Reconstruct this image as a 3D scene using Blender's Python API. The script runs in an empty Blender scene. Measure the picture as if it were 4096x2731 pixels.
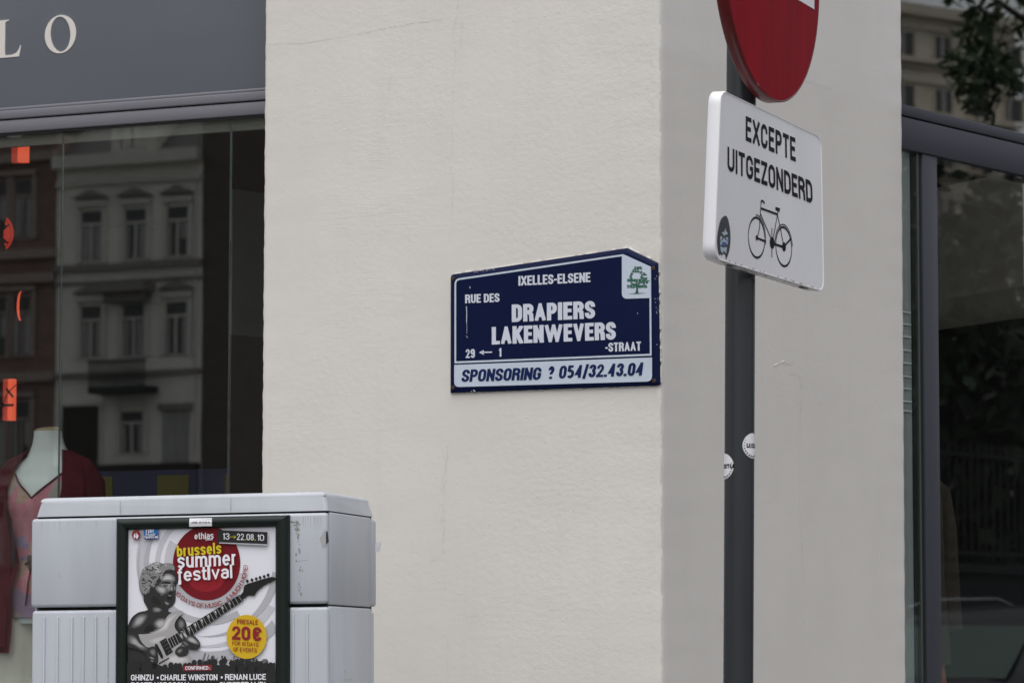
import bpy, bmesh, math, random
from mathutils import Matrix, Vector
from mathutils.geometry import tessellate_polygon

random.seed(7)
R = math.radians
scene = bpy.context.scene
col = scene.collection

# ------------------------------------------------------------------ camera, sky, sun, exposure
cam_data = bpy.data.cameras.new('camera')
cam = bpy.data.objects.new('camera', cam_data)
col.objects.link(cam)
cam.location = (0, 0, 1.35)
cam.rotation_mode = 'XYZ'
cam.matrix_world = (Matrix.Translation((0, 0, 1.35)) @ Matrix.Rotation(R(90 + 5.02553), 4, 'X') @ Matrix.Rotation(R(0.0633), 4, 'Z'))
cam_data.sensor_width = 36.0
cam_data.lens = 13500 / 4096 * 36
cam_data.clip_start = 0.1
cam_data.clip_end = 2000
cam_data.dof.use_dof = True
cam_data.dof.focus_distance = 9.3
cam_data.dof.aperture_fstop = 8.0
scene.camera = cam

SUN_EL, SUN_AZ = 70.0, 190.0           # azimuth clockwise from +Y (behind the camera, to its left)
world = bpy.data.worlds.new("World")
scene.world = world
world.use_nodes = True
wn, wl = world.node_tree.nodes, world.node_tree.links
wn.clear()
sky = wn.new('ShaderNodeTexSky')
sky.sky_type = 'NISHITA'
sky.sun_disc = False
sky.sun_elevation = R(SUN_EL)
sky.sun_rotation = R(SUN_AZ)
sky.air_density = 1.0
sky.dust_density = 5.0
hsv = wn.new('ShaderNodeHueSaturation')
hsv.inputs['Saturation'].default_value = 0.18     # an overcast sky is nearly colourless
hsv.inputs['Value'].default_value = 1.0
bg = wn.new('ShaderNodeBackground')
bg.inputs['Strength'].default_value = 0.15
wo = wn.new('ShaderNodeOutputWorld')
wl.new(sky.outputs['Color'], hsv.inputs['Color'])
wl.new(hsv.outputs['Color'], bg.inputs['Color'])
wl.new(bg.outputs['Background'], wo.inputs['Surface'])

sl = bpy.data.lights.new('sun', 'SUN')
sl.energy = 0.7
sl.angle = R(90)
sl.color = (1.0, 0.975, 0.94)
sun = bpy.data.objects.new('sun', sl)
col.objects.link(sun)
az = R(SUN_AZ)
sdir = Vector((math.sin(az) * math.cos(R(SUN_EL)), math.cos(az) * math.cos(R(SUN_EL)), math.sin(R(SUN_EL))))
sun.rotation_euler = sdir.to_track_quat('Z', 'Y').to_euler()
sun.location = (-4, -6, 12)

scene.view_settings.view_transform = 'Standard'
scene.view_settings.look = 'None'
scene.view_settings.exposure = 0.35
scene.view_settings.gamma = 1.0
scene.render.engine = 'CYCLES'
scene.cycles.max_bounces = 10
scene.cycles.transparent_max_bounces = 16
scene.cycles.use_denoising = True

# ------------------------------------------------------------------ frames of the two walls
CORNER = Vector((0.44188, 9.95376, 0))
TA, TB = R(-24.9065), R(52.3901)
MA = Matrix.Rotation(TA, 4, 'Z')        # x along the street wall to the right, y into the wall
MB_ = Matrix.Rotation(TB, 4, 'Z')       # the same for the side street wall
WA = Matrix.Translation(CORNER) @ MA
WB = Matrix.Translation(CORNER) @ MB_


# ------------------------------------------------------------------ materials
def mat(name, color, rough=0.5, metal=0.0, spec=0.5, coat=0.0, var=0.0, vscale=(4, 4, 4), bumps=(), emit=None, estr=0.0, tint=None):
    m = bpy.data.materials.new(name)
    m.use_nodes = True
    nt = m.node_tree
    p = nt.nodes['Principled BSDF']
    p.inputs['Base Color'].default_value = (*color, 1)
    p.inputs['Roughness'].default_value = rough
    p.inputs['Metallic'].default_value = metal
    p.inputs['Specular IOR Level'].default_value = spec
    p.inputs['Coat Weight'].default_value = coat
    p.inputs['Coat Roughness'].default_value = 0.1
    tc = nt.nodes.new('ShaderNodeTexCoord')
    if var > 0:
        mp = nt.nodes.new('ShaderNodeMapping')
        mp.inputs['Scale'].default_value = vscale
        nz = nt.nodes.new('ShaderNodeTexNoise')
        nz.inputs['Scale'].default_value = 1.0
        nz.inputs['Detail'].default_value = 6
        nz.inputs['Roughness'].default_value = 0.6
        mx = nt.nodes.new('ShaderNodeMix')
        mx.data_type = 'RGBA'
        dark = tint or tuple(c * (1 - var) for c in color)
        mx.inputs[6].default_value = (*[min(1, c * (1 + var * 0.5)) for c in color], 1)
        mx.inputs[7].default_value = (*dark, 1)
        rp = nt.nodes.new('ShaderNodeMapRange')
        rp.inputs[1].default_value = 0.3
        rp.inputs[2].default_value = 0.7
        nt.links.new(tc.outputs['Object'], mp.inputs['Vector'])
        nt.links.new(mp.outputs['Vector'], nz.inputs['Vector'])
        nt.links.new(nz.outputs['Fac'], rp.inputs[0])
        nt.links.new(rp.outputs[0], mx.inputs[0])
        nt.links.new(mx.outputs[2], p.inputs['Base Color'])
    prev = None
    for sc, strength, dist, det in bumps:
        mp = nt.nodes.new('ShaderNodeMapping')
        mp.inputs['Scale'].default_value = sc
        nz = nt.nodes.new('ShaderNodeTexNoise')
        nz.inputs['Scale'].default_value = 1.0
        nz.inputs['Detail'].default_value = det
        b = nt.nodes.new('ShaderNodeBump')
        b.inputs['Strength'].default_value = strength
        b.inputs['Distance'].default_value = dist
        nt.links.new(tc.outputs['Object'], mp.inputs['Vector'])
        nt.links.new(mp.outputs['Vector'], nz.inputs['Vector'])
        nt.links.new(nz.outputs['Fac'], b.inputs['Height'])
        if prev:
            nt.links.new(prev.outputs['Normal'], b.inputs['Normal'])
        prev = b
    if prev:
        nt.links.new(prev.outputs['Normal'], p.inputs['Normal'])
    if emit:
        p.inputs['Emission Color'].default_value = (*emit, 1)
        p.inputs['Emission Strength'].default_value = estr
    return m


def glass_mat(name, f0, tint):
    """window glass: a mirror-like share that grows towards grazing angles, the rest passes straight through"""
    m = bpy.data.materials.new(name)
    m.use_nodes = True
    nt = m.node_tree
    nt.nodes.clear()
    out = nt.nodes.new('ShaderNodeOutputMaterial')
    mix = nt.nodes.new('ShaderNodeMixShader')
    tr = nt.nodes.new('ShaderNodeBsdfTransparent')
    tr.inputs['Color'].default_value = (*tint, 1)
    gl = nt.nodes.new('ShaderNodeBsdfGlossy')
    gl.inputs['Roughness'].default_value = 0.0
    gl.inputs['Color'].default_value = (1, 1, 1, 1)
    geo = nt.nodes.new('ShaderNodeNewGeometry')
    dot = nt.nodes.new('ShaderNodeVectorMath')
    dot.operation = 'DOT_PRODUCT'
    ab = nt.nodes.new('ShaderNodeMath'); ab.operation = 'ABSOLUTE'
    inv = nt.nodes.new('ShaderNodeMath'); inv.operation = 'SUBTRACT'; inv.inputs[0].default_value = 1.0
    pw = nt.nodes.new('ShaderNodeMath'); pw.operation = 'POWER'; pw.inputs[1].default_value = 5.0
    mr = nt.nodes.new('ShaderNodeMapRange')
    mr.inputs[3].default_value = f0
    mr.inputs[4].default_value = 1.0
    L = nt.links.new
    tc = nt.nodes.new('ShaderNodeTexCoord')
    nz = nt.nodes.new('ShaderNodeTexNoise'); nz.inputs['Scale'].default_value = 2.2; nz.inputs['Detail'].default_value = 1.5
    bp = nt.nodes.new('ShaderNodeBump'); bp.inputs['Strength'].default_value = 1.0; bp.inputs['Distance'].default_value = 0.00012
    L(tc.outputs['Object'], nz.inputs['Vector']); L(nz.outputs['Fac'], bp.inputs['Height']); L(bp.outputs['Normal'], gl.inputs['Normal'])
    L(geo.outputs['Normal'], dot.inputs[0]); L(geo.outputs['Incoming'], dot.inputs[1])
    L(dot.outputs['Value'], ab.inputs[0]); L(ab.outputs[0], inv.inputs[1]); L(inv.outputs[0], pw.inputs[0])
    L(pw.outputs[0], mr.inputs[0]); L(mr.outputs[0], mix.inputs[0])
    L(tr.outputs[0], mix.inputs[1]); L(gl.outputs[0], mix.inputs[2]); L(mix.outputs[0], out.inputs['Surface'])
    return m


def plaster(name, color, color2, zsplit, rough_patch, relief):
    """painted render: fine grain, trowel sweeps, rougher patches, faint stains; below zsplit a second coat of paint"""
    m = mat(name, color, 0.85, spec=0.25)
    nt = m.node_tree
    L = nt.links.new
    p = nt.nodes['Principled BSDF']
    tc = nt.nodes.new('ShaderNodeTexCoord')

    def noise(sc, det=4, rough=0.55, dist=0.0):
        mp = nt.nodes.new('ShaderNodeMapping'); mp.inputs['Scale'].default_value = sc
        nz = nt.nodes.new('ShaderNodeTexNoise'); nz.inputs['Scale'].default_value = 1
        nz.inputs['Detail'].default_value = det; nz.inputs['Roughness'].default_value = rough
        nz.inputs['Distortion'].default_value = dist
        L(tc.outputs['Object'], mp.inputs['Vector']); L(mp.outputs['Vector'], nz.inputs['Vector'])
        return nz.outputs['Fac']

    def rng(v, a, b, c=0.0, d=1.0):
        r = nt.nodes.new('ShaderNodeMapRange')
        r.inputs[1].default_value = a; r.inputs[2].default_value = b
        r.inputs[3].default_value = c; r.inputs[4].default_value = d
        L(v, r.inputs[0]); return r.outputs[0]

    def mixc(f, a, b):
        x = nt.nodes.new('ShaderNodeMix'); x.data_type = 'RGBA'
        L(f, x.inputs[0])
        for s, i in ((a, 6), (b, 7)):
            if isinstance(s, tuple): x.inputs[i].default_value = (*s, 1)
            else: L(s, x.inputs[i])
        return x.outputs[2]

    def mth(op, a, b):
        x = nt.nodes.new('ShaderNodeMath'); x.operation = op
        for i, s in enumerate((a, b)):
            if isinstance(s, (int, float)): x.inputs[i].default_value = s
            else: L(s, x.inputs[i])
        return x.outputs[0]

    c = mixc(rng(noise((1.3, 1.3, 0.9), 5), 0.35, 0.7), color, tuple(k * f for k, f in zip(color, (0.925, 0.922, 0.912))))
    c = mixc(rng(noise((9, 9, 5), 6), 0.5, 0.75), c, tuple(k * 0.955 for k in color))
    sep = nt.nodes.new('ShaderNodeSeparateXYZ'); L(tc.outputs['Object'], sep.inputs[0])
    if zsplit:
        zz = mth('ADD', sep.outputs['Z'], mth('MULTIPLY', noise((5, 5, 1), 3), 0.09))
        c2 = mixc(rng(noise((3, 3, 2), 5), 0.4, 0.7), color2, tuple(k * 0.95 for k in color2))
        c = mixc(rng(zz, zsplit + 0.06, zsplit + 0.03), c, c2)
    # rain streaks and small dirt specks
    c = mixc(mth('MULTIPLY', rng(noise((26, 26, 1.1), 3), 0.55, 0.85), 0.1), c, tuple(k * 0.7 for k in color))
    c = mixc(mth('MULTIPLY', rng(noise((70, 70, 70), 2), 0.76, 0.80), 0.6), c, tuple(k * 0.45 for k in color))
    L(c, p.inputs['Base Color'])
    # relief
    fine = mth('MULTIPLY', noise((170, 170, 170), 3, 0.6), 0.0011)
    mid = mth('MULTIPLY', noise((48, 48, 60), 4, 0.55), 0.0028)
    patch = rng(noise((1.8, 1.8, 1.2), 3), 0.42, 0.62)
    patch2 = rng(sep.outputs['X'], rough_patch, rough_patch + 0.25)
    grain = mth('MULTIPLY', mth('ADD', fine, mid), mth('ADD', 0.35, mth('ADD', mth('MULTIPLY', patch, 0.45), mth('MULTIPLY', patch2, 0.5))))
    trowel = mth('MULTIPLY', noise((7, 7, 70), 5, 0.6, 1.6), 0.0026)
    trowel = mth('MULTIPLY', trowel, rng(noise((2.6, 2.6, 3.6), 3), 0.50, 0.72))
    trowel = mth('MULTIPLY', trowel, rng(sep.outputs['X'], rough_patch + 0.2, rough_patch - 0.1, 0.25, 1.0))
    sweep = mth('MULTIPLY', noise((3.2, 3.2, 4.0), 4, 0.5), 0.010)
    bl = nt.nodes.new('ShaderNodeTexVoronoi'); bl.feature = 'F1'; bl.inputs['Scale'].default_value = 1
    mp = nt.nodes.new('ShaderNodeMapping'); mp.inputs['Scale'].default_value = (26, 26, 26)
    L(tc.outputs['Object'], mp.inputs['Vector']); L(mp.outputs['Vector'], bl.inputs['Vector'])
    pimple = mth('MULTIPLY', rng(bl.outputs['Distance'], 0.13, 0.02), 0.0010)
    h = mth('ADD', mth('ADD', grain, trowel), mth('ADD', sweep, pimple))
    b = nt.nodes.new('ShaderNodeBump')
    b.inputs['Strength'].default_value = 1.0
    b.inputs['Distance'].default_value = 0.85 * relief
    L(h, b.inputs['Height']); L(b.outputs['Normal'], p.inputs['Normal'])
    return m


M = {}
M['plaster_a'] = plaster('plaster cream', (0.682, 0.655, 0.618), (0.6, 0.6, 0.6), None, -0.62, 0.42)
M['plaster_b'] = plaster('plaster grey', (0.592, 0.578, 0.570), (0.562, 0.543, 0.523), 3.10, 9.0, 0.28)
M['crack'] = mat('crack', (0.575, 0.55, 0.515), 0.9)
M['pencil'] = mat('pencil mark', (0.36, 0.36, 0.38), 0.9)
M['fascia'] = mat('fascia paint', (0.190, 0.207, 0.238), 0.45, var=0.06, vscale=(1.2, 1.2, 3), bumps=(((120, 120, 120), 0.05, 0.002, 2),))
M['frame_metal'] = mat('window metal', (0.150, 0.150, 0.172), 0.38, spec=0.5, var=0.05, vscale=(2, 2, 2))
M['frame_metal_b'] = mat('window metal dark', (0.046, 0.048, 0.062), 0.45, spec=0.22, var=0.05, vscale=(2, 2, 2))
M['gasket'] = mat('gasket', (0.008, 0.008, 0.008), 0.6)
M['cream_letter'] = mat('cream lettering', (0.66, 0.62, 0.58), 0.6)
M['glass'] = glass_mat('shop glass', 0.138, (0.94, 0.955, 0.945))
M['glass_b'] = glass_mat('side glass', 0.066, (0.92, 0.935, 0.93))
M['glass_t'] = glass_mat('transom glass', 0.155, (0.92, 0.935, 0.93))
M['glass_edge'] = mat('glass edge', (0.060, 0.078, 0.073), 0.4, spec=0.2)
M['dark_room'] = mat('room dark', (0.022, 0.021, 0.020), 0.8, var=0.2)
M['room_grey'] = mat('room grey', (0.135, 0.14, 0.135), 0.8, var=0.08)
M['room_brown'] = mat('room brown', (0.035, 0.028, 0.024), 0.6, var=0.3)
M['soffit'] = mat('soffit', (0.55, 0.50, 0.46), 0.8, var=0.05)
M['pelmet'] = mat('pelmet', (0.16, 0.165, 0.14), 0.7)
M['enamel'] = mat('enamel blue', (0.0040, 0.0088, 0.044), 0.30, spec=0.12, var=0.15, vscale=(6, 6, 6))
M['enamel_white'] = mat('enamel white', (0.60, 0.63, 0.72), 0.35, spec=0.4, var=0.05, vscale=(30, 30, 30))
M['enamel_pale'] = mat('enamel pale blue', (0.52, 0.585, 0.68), 0.35, spec=0.4, var=0.05, vscale=(30, 30, 30))
M['sponsor_blue'] = mat('sponsor blue', (0.007, 0.018, 0.082), 0.45, spec=0.12)
M['tree_green'] = mat('logo green', (0.016, 0.10, 0.062), 0.5)
M['rust'] = mat('rust', (0.055, 0.026, 0.014), 0.85, var=0.5, vscale=(200, 200, 200))
M['white_scuff'] = mat('white scuff', (0.5, 0.53, 0.56), 0.8, var=0.3, vscale=(300, 300, 300))
M['sealant'] = mat('old sealant', (0.60, 0.585, 0.55), 0.8, bumps=(((90, 90, 90), 0.6, 0.004, 3),))
M['pole'] = mat('pole grey', (0.022, 0.026, 0.031), 0.30, spec=0.55, var=0.25, vscale=(30, 30, 2.5), bumps=(((60, 60, 6), 0.1, 0.002, 3),))
M['sign_red'] = mat('sign red', (0.215, 0.0012, 0.0085), 0.22, spec=0.03, var=0.45, vscale=(16, 16, 2.0), tint=(0.165, 0.0045, 0.011))
M['sign_red'].node_tree.nodes['Principled BSDF'].inputs['IOR'].default_value = 1.22
M['sign_rim_red'] = mat('sign rim red', (0.125, 0.007, 0.010), 0.35, var=0.2, vscale=(8, 8, 8))
M['sign_white'] = mat('sign white', (0.66, 0.66, 0.70), 0.35, spec=0.45, var=0.05, vscale=(5, 5, 2))
M['sign_edge_white'] = mat('sign edge white', (0.82, 0.82, 0.86), 0.35, spec=0.5)
M['sign_dirt'] = mat('sign dirt', (0.24, 0.215, 0.18), 0.9, var=0.4, vscale=(60, 60, 60))
M['black_print'] = mat('black print', (0.008, 0.008, 0.010), 0.5, spec=0.08)
M['sticker_dark'] = mat('sticker dark', (0.018, 0.022, 0.032), 0.4)
M['sticker_pale'] = mat('sticker pale', (0.34, 0.41, 0.47), 0.4)
M['sticker_blue'] = mat('sticker blue', (0.035, 0.085, 0.33), 0.4)
M['sticker_white'] = mat('sticker white', (0.74, 0.74, 0.78), 0.4, var=0.06, vscale=(40, 40, 40))
M['cabinet'] = mat('cabinet plastic', (0.445, 0.468, 0.512), 0.42, spec=0.45, var=0.10, vscale=(7, 7, 1.6), bumps=(((260, 260, 260), 0.12, 0.0008, 2), ((3, 3, 3), 0.05, 0.01, 2)))
M['cabinet_gap'] = mat('cabinet gap', (0.02, 0.018, 0.016), 0.9)
M['cabinet_dirt'] = mat('glue residue', (0.30, 0.29, 0.27), 0.9, var=0.4, vscale=(120, 120, 120))
M['streak'] = mat('water streak', (0.38, 0.375, 0.38), 0.8)
M['frame_green'] = mat('frame green', (0.006, 0.012, 0.010), 0.36, spec=0.32, var=0.2, vscale=(20, 20, 20))
for nm, c in dict(p_paper=(0.74, 0.74, 0.80), p_ring=(0.43, 0.43, 0.46), p_ring2=(0.53, 0.53, 0.57), p_red=(0.165, 0.010, 0.016), p_red2=(0.27, 0.017, 0.026),
                  p_redtext=(0.25, 0.022, 0.028), p_yellow=(0.62, 0.40, 0.022), p_ytext=(0.60, 0.52, 0.03), p_white=(0.78, 0.78, 0.83), p_black=(0.016, 0.015, 0.016),
                  p_dark=(0.028, 0.027, 0.028), p_crowd=(0.15, 0.15, 0.16), p_g1=(0.045, 0.042, 0.043), p_g2=(0.13, 0.125, 0.128), p_g3=(0.28, 0.275, 0.28), p_g4=(0.50, 0.50, 0.52),
                  p_body=(0.46, 0.45, 0.45), p_blue=(0.03, 0.16, 0.42), p_blue2=(0.02, 0.05, 0.20)).items():
    M[nm] = mat(nm[2:] + ' ink', c, 0.45, spec=0.15)
M['orange_lamp'] = mat('orange lamp', (0.6, 0.10, 0.03), 0.5, emit=(1.0, 0.135, 0.062), estr=0.62)
M['orange_lamp_dim'] = mat('orange lamp dim', (0.5, 0.06, 0.02), 0.5, emit=(1.0, 0.085, 0.045), estr=0.22)
M['wire'] = mat('wire', (0.02, 0.015, 0.012), 0.5)
M['mann_skin'] = mat('mannequin skin', (0.72, 0.80, 0.80), 0.45)
M['mann_neck'] = mat('neck cap', (0.55, 0.45, 0.28), 0.5)
M['cardigan'] = mat('cardigan', (0.100, 0.010, 0.020), 0.95, spec=0.1, var=0.35, vscale=(25, 25, 4), bumps=(((90, 90, 160), 0.4, 0.004, 3),))
M['maroon_trim'] = mat('maroon trim', (0.07, 0.018, 0.022), 0.9)
M['trousers'] = mat('trousers', (0.70, 0.70, 0.62), 0.9, var=0.15, vscale=(14, 14, 2), bumps=(((20, 20, 3), 0.5, 0.02, 3),))
M['coat'] = mat("coat", (0.045, 0.037, 0.028), 0.95, spec=0.1, var=0.35, vscale=(14, 14, 3), bumps=(((16, 16, 2), 0.6, 0.02, 3),))
M['red_skirt'] = mat('red skirt', (0.22, 0.022, 0.025), 0.9, var=0.6, vscale=(18, 18, 18), tint=(0.20, 0.12, 0.07))
M['plinth'] = mat('plinth', (0.25, 0.24, 0.22), 0.8)
M['olive'] = mat('olive cloth', (0.17, 0.14, 0.03), 0.9, var=0.2)
M['navy'] = mat('navy cloth', (0.04, 0.045, 0.10), 0.9, var=0.2)
M['slat'] = mat('slat', (0.70, 0.76, 0.80), 0.5)
M['rack_back'] = mat('rack back', (0.28, 0.31, 0.31), 0.6, var=0.2, vscale=(30, 30, 1))
M['leaf_bright'] = mat('leaf bright', (0.10, 0.19, 0.02), 0.6, var=0.4, vscale=(20, 20, 20))
M['leaf'] = mat('leaf green', (0.030, 0.060, 0.018), 0.55, var=0.5, vscale=(1.2, 1.2, 1.2))
M['leaf_dark'] = mat('leaf dark', (0.012, 0.026, 0.011), 0.6, spec=0.25, var=0.85, vscale=(1.1, 1.1, 1.1))
M['bark'] = mat('bark', (0.05, 0.04, 0.032), 0.9, var=0.4, vscale=(6, 6, 1.5))
M['house_beige'] = mat('house render', (0.82, 0.80, 0.73), 0.85, var=0.12, vscale=(0.7, 0.7, 0.5))
M['house_trim'] = mat('house trim', (0.66, 0.65, 0.60), 0.8, var=0.1)
M['house_shade'] = mat('house stone', (0.26, 0.245, 0.225), 0.85, var=0.2)
M['house_brick'] = mat('house brick', (0.245, 0.165, 0.145), 0.9, var=0.25, vscale=(1.5, 1.5, 2.5))
M['house_band'] = mat('house band', (0.36, 0.30, 0.27), 0.85, var=0.15)
M['house_dark'] = mat('house dark brick', (0.115, 0.098, 0.088), 0.9, var=0.25, vscale=(1.0, 1.0, 2.0))
M['pane_dark'] = mat('window pane', (0.065, 0.066, 0.068), 0.2)
M['curtain'] = mat('curtain', (0.38, 0.375, 0.37), 0.9, var=0.3, vscale=(12, 12, 0.5))
M['roof'] = mat('roof slate', (0.075, 0.07, 0.07), 0.7, var=0.3)
M['tan_stone'] = mat('tan stone', (0.72, 0.66, 0.55), 0.85, var=0.15, vscale=(0.5, 0.5, 0.6))
M['tan_shade'] = mat('tan cornice', (0.56, 0.51, 0.42), 0.85, var=0.15)
M['asphalt'] = mat('asphalt', (0.05, 0.05, 0.052), 0.9, var=0.25, vscale=(3, 3, 3), bumps=(((80, 80, 80), 0.4, 0.01, 3),))
M['paving'] = mat('paving', (0.21, 0.205, 0.20), 0.9, var=0.25, vscale=(1.3, 1.3, 1.3), bumps=(((60, 60, 60), 0.3, 0.005, 3),))
M['kerb'] = mat('kerb stone', (0.26, 0.255, 0.25), 0.85, var=0.2)
M['ground'] = mat('ground', (0.10, 0.098, 0.09), 0.95, var=0.3, vscale=(0.2, 0.2, 0.2))
M['line_paint'] = mat('road paint', (0.6, 0.6, 0.58), 0.8, var=0.2, vscale=(8, 8, 8))
M['car_paint'] = mat('car paint', (0.010, 0.012, 0.018), 0.25, spec=0.35, coat=0.15)
M['car_glass'] = mat('car glass', (0.06, 0.095, 0.085), 0.08, spec=0.15)
M['car_trim'] = mat('car chrome', (0.45, 0.46, 0.47), 0.25, metal=0.8)
M['tyre'] = mat('tyre', (0.02, 0.02, 0.02), 0.9)
M['rim'] = mat('rim', (0.3, 0.3, 0.31), 0.35, metal=0.7)
M['lamp_glass'] = mat('lamp glass', (0.5, 0.45, 0.42), 0.15)
M['iron'] = mat('iron paint', (0.022, 0.026, 0.025), 0.6)
M['park_wall'] = mat('park wall', (0.040, 0.044, 0.050), 0.85, var=0.2, vscale=(1, 1, 4))


# ------------------------------------------------------------------ mesh helpers
class Geo:
    def __init__(self):
        self.v, self.f, self.smooth = [], [], []

    def add(self, verts, faces, smooth=False):
        n = len(self.v)
        self.v += [tuple(x) for x in verts]
        self.f += [tuple(i + n for i in q) for q in faces]
        self.smooth += [smooth] * len(faces)
        return self

    def box(self, x0, x1, y0, y1, z0, z1):
        return self.add([(x0, y0, z0), (x1, y0, z0), (x1, y1, z0), (x0, y1, z0), (x0, y0, z1), (x1, y0, z1), (x1, y1, z1), (x0, y1, z1)],
                        [(0, 3, 2, 1), (4, 5, 6, 7), (0, 1, 5, 4), (1, 2, 6, 5), (2, 3, 7, 6), (3, 0, 4, 7)])

    def bbox(self, x0, x1, y0, y1, z0, z1, b=0.004, seg=2):
        bm = bmesh.new()
        bmesh.ops.create_cube(bm, size=1)
        for v in bm.verts:
            v.co = Vector(((x0 + x1) / 2 + v.co.x * (x1 - x0), (y0 + y1) / 2 + v.co.y * (y1 - y0), (z0 + z1) / 2 + v.co.z * (z1 - z0)))
        bmesh.ops.bevel(bm, geom=bm.edges[:], offset=b, segments=seg, profile=0.5, affect='EDGES')
        return self.bm(bm, True)

    def bm(self, bm, smooth=False):
        bm.verts.index_update()
        vs = [v.co.copy() for v in bm.verts]
        fs = [[v.index for v in f.verts] for f in bm.faces]
        bm.free()
        return self.add(vs, fs, smooth)

    def poly(self, pts, d, thick=0.0):
        """flat outline pts (s, t) on a front plane, d metres in front of it"""
        n = len(pts)
        tri = tessellate_polygon([[Vector((p[0], p[1], 0)) for p in pts]])
        self.add([(p[0], -d, p[1]) for p in pts], [t if area(pts, t) > 0 else t[::-1] for t in tri])
        if thick:
            self.add([(p[0], -d, p[1]) for p in pts] + [(p[0], -d + thick, p[1]) for p in pts],
                     [(i, (i + 1) % n, n + (i + 1) % n, n + i) for i in range(n)])
        return self

    def tube(self, pts, r, seg=10, caps=True):
        pts = [Vector(p) for p in pts]
        rings = []
        rr_ = r if isinstance(r, (list, tuple)) else [r] * len(pts)
        a = None
        for i, p in enumerate(pts):
            t = (pts[min(i + 1, len(pts) - 1)] - pts[max(i - 1, 0)]).normalized()
            if a is None:
                a = Vector((1, 0, 0)) if abs(t.x) < 0.9 else Vector((0, 1, 0))
            a = (a - t * a.dot(t)).normalized()
            b = t.cross(a)
            rings.append([p + (a * math.cos(2 * math.pi * k / seg) + b * math.sin(2 * math.pi * k / seg)) * rr_[i] for k in range(seg)])
        return self.loft(rings, caps)

    def loft(self, rings, caps=True, closed=True):
        n = len(rings[0])
        vs = [q for r_ in rings for q in r_]
        fs = []
        for i in range(len(rings) - 1):
            for k in range(n if closed else n - 1):
                k2 = (k + 1) % n
                fs.append((i * n + k, i * n + k2, (i + 1) * n + k2, (i + 1) * n + k))
        self.add(vs, fs, True)
        if caps:
            self.add(rings[0], [tuple(range(n))[::-1]])
            self.add(rings[-1], [tuple(range(n))])
        return self

    def build(self, name, m, parent=None, local=None):
        me = bpy.data.meshes.new(name)
        me.from_pydata(self.v, [], self.f)
        me.polygons.foreach_set('use_smooth', self.smooth)
        me.materials.append(M[m] if isinstance(m, str) else m)
        me.update()
        o = bpy.data.objects.new(name, me)
        col.objects.link(o)
        if parent is not None:
            o.parent = parent
        if local is not None:
            o.matrix_local = local
        return o


def area(p, t):
    a, b, c = (p[i] for i in t)
    return (b[0] - a[0]) * (c[1] - a[1]) - (b[1] - a[1]) * (c[0] - a[0])


def thing(name, label, cat, mw, group=None):
    o = bpy.data.objects.new(name, None)
    col.objects.link(o)
    o.empty_display_size = 0.2
    o.rotation_mode = 'QUATERNION'
    o.matrix_world = mw
    o['label'] = label
    o['category'] = cat
    if group:
        o['group'] = group
    return o


def tag(o, label=None, cat=None, group=None, kind=None):
    for k, v in (('label', label), ('category', cat), ('group', group), ('kind', kind)):
        if v:
            o[k] = v
    return o


def T(x, y, z):
    return Matrix.Translation((x, y, z))


def smooth(pts, n=5, closed=True):
    out = []
    m = len(pts)
    for i in range(m if closed else m - 1):
        p0, p1, p2, p3 = (pts[(i + k) % m] if closed else pts[max(0, min(m - 1, i + k))] for k in (-1, 0, 1, 2))
        for j in range(n):
            t = j / n
            out.append(tuple(0.5 * (2 * b + (c - a) * t + (2 * a - 5 * b + 4 * c - d) * t * t + (3 * b - a - 3 * c + d) * t ** 3)
                             for a, b, c, d in zip(p0, p1, p2, p3)))
    if not closed:
        out.append(tuple(pts[-1]))
    return out


def ell(cx, cy, rx, ry, n=32, a0=0, a1=360):
    full = abs(a1 - a0) >= 360
    return [(cx + rx * math.cos(R(a0 + (a1 - a0) * i / (n if full else n - 1))), cy + ry * math.sin(R(a0 + (a1 - a0) * i / (n if full else n - 1)))) for i in range(n)]


def hom(H):
    def f(x, y):
        w = H[2][0] * x + H[2][1] * y + H[2][2]
        return ((H[0][0] * x + H[0][1] * y + H[0][2]) / w, (H[1][0] * x + H[1][1] * y + H[1][2]) / w)
    return f


def inset(pts, d):
    """shrink a convex counter-clockwise outline by d"""
    n = len(pts)
    out = []
    for i in range(n):
        p0, p1, p2 = Vector(pts[i - 1]), Vector(pts[i]), Vector(pts[(i + 1) % n])
        e1, e2 = (p1 - p0).normalized(), (p2 - p1).normalized()
        n1, n2 = Vector((-e1.y, e1.x)), Vector((-e2.y, e2.x))
        b = (n1 + n2)
        out.append(tuple(p1 + b * (d / max(0.2, b.dot(n1)))))
    return out


def round_corners(pts, rad, n=6):
    """rad: one radius or a list, corners replaced by arcs"""
    out = []
    m = len(pts)
    for i in range(m):
        r_ = rad[i] if isinstance(rad, (list, tuple)) else rad
        p, a, b = Vector(pts[i]), Vector(pts[i - 1]), Vector(pts[(i + 1) % m])
        if r_ <= 0:
            out.append(tuple(p)); continue
        u, v = (a - p).normalized(), (b - p).normalized()
        ang = u.angle(v)
        t = min(r_ / math.tan(ang / 2), (a - p).length * 0.49, (b - p).length * 0.49)
        s, e = p + u * t, p + v * t
        for k in range(n + 1):
            q = k / n
            out.append(tuple(s * (1 - q) ** 2 + p * 2 * q * (1 - q) + e * q ** 2))
    return out


# ------------------------------------------------------------------ lettering drawn as strokes
def arc(cx, cy, rx, ry, a0, a1, n=9):
    return [(cx + rx * math.cos(R(a0 + (a1 - a0) * i / (n - 1))), cy + ry * math.sin(R(a0 + (a1 - a0) * i / (n - 1)))) for i in range(n)]


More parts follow.
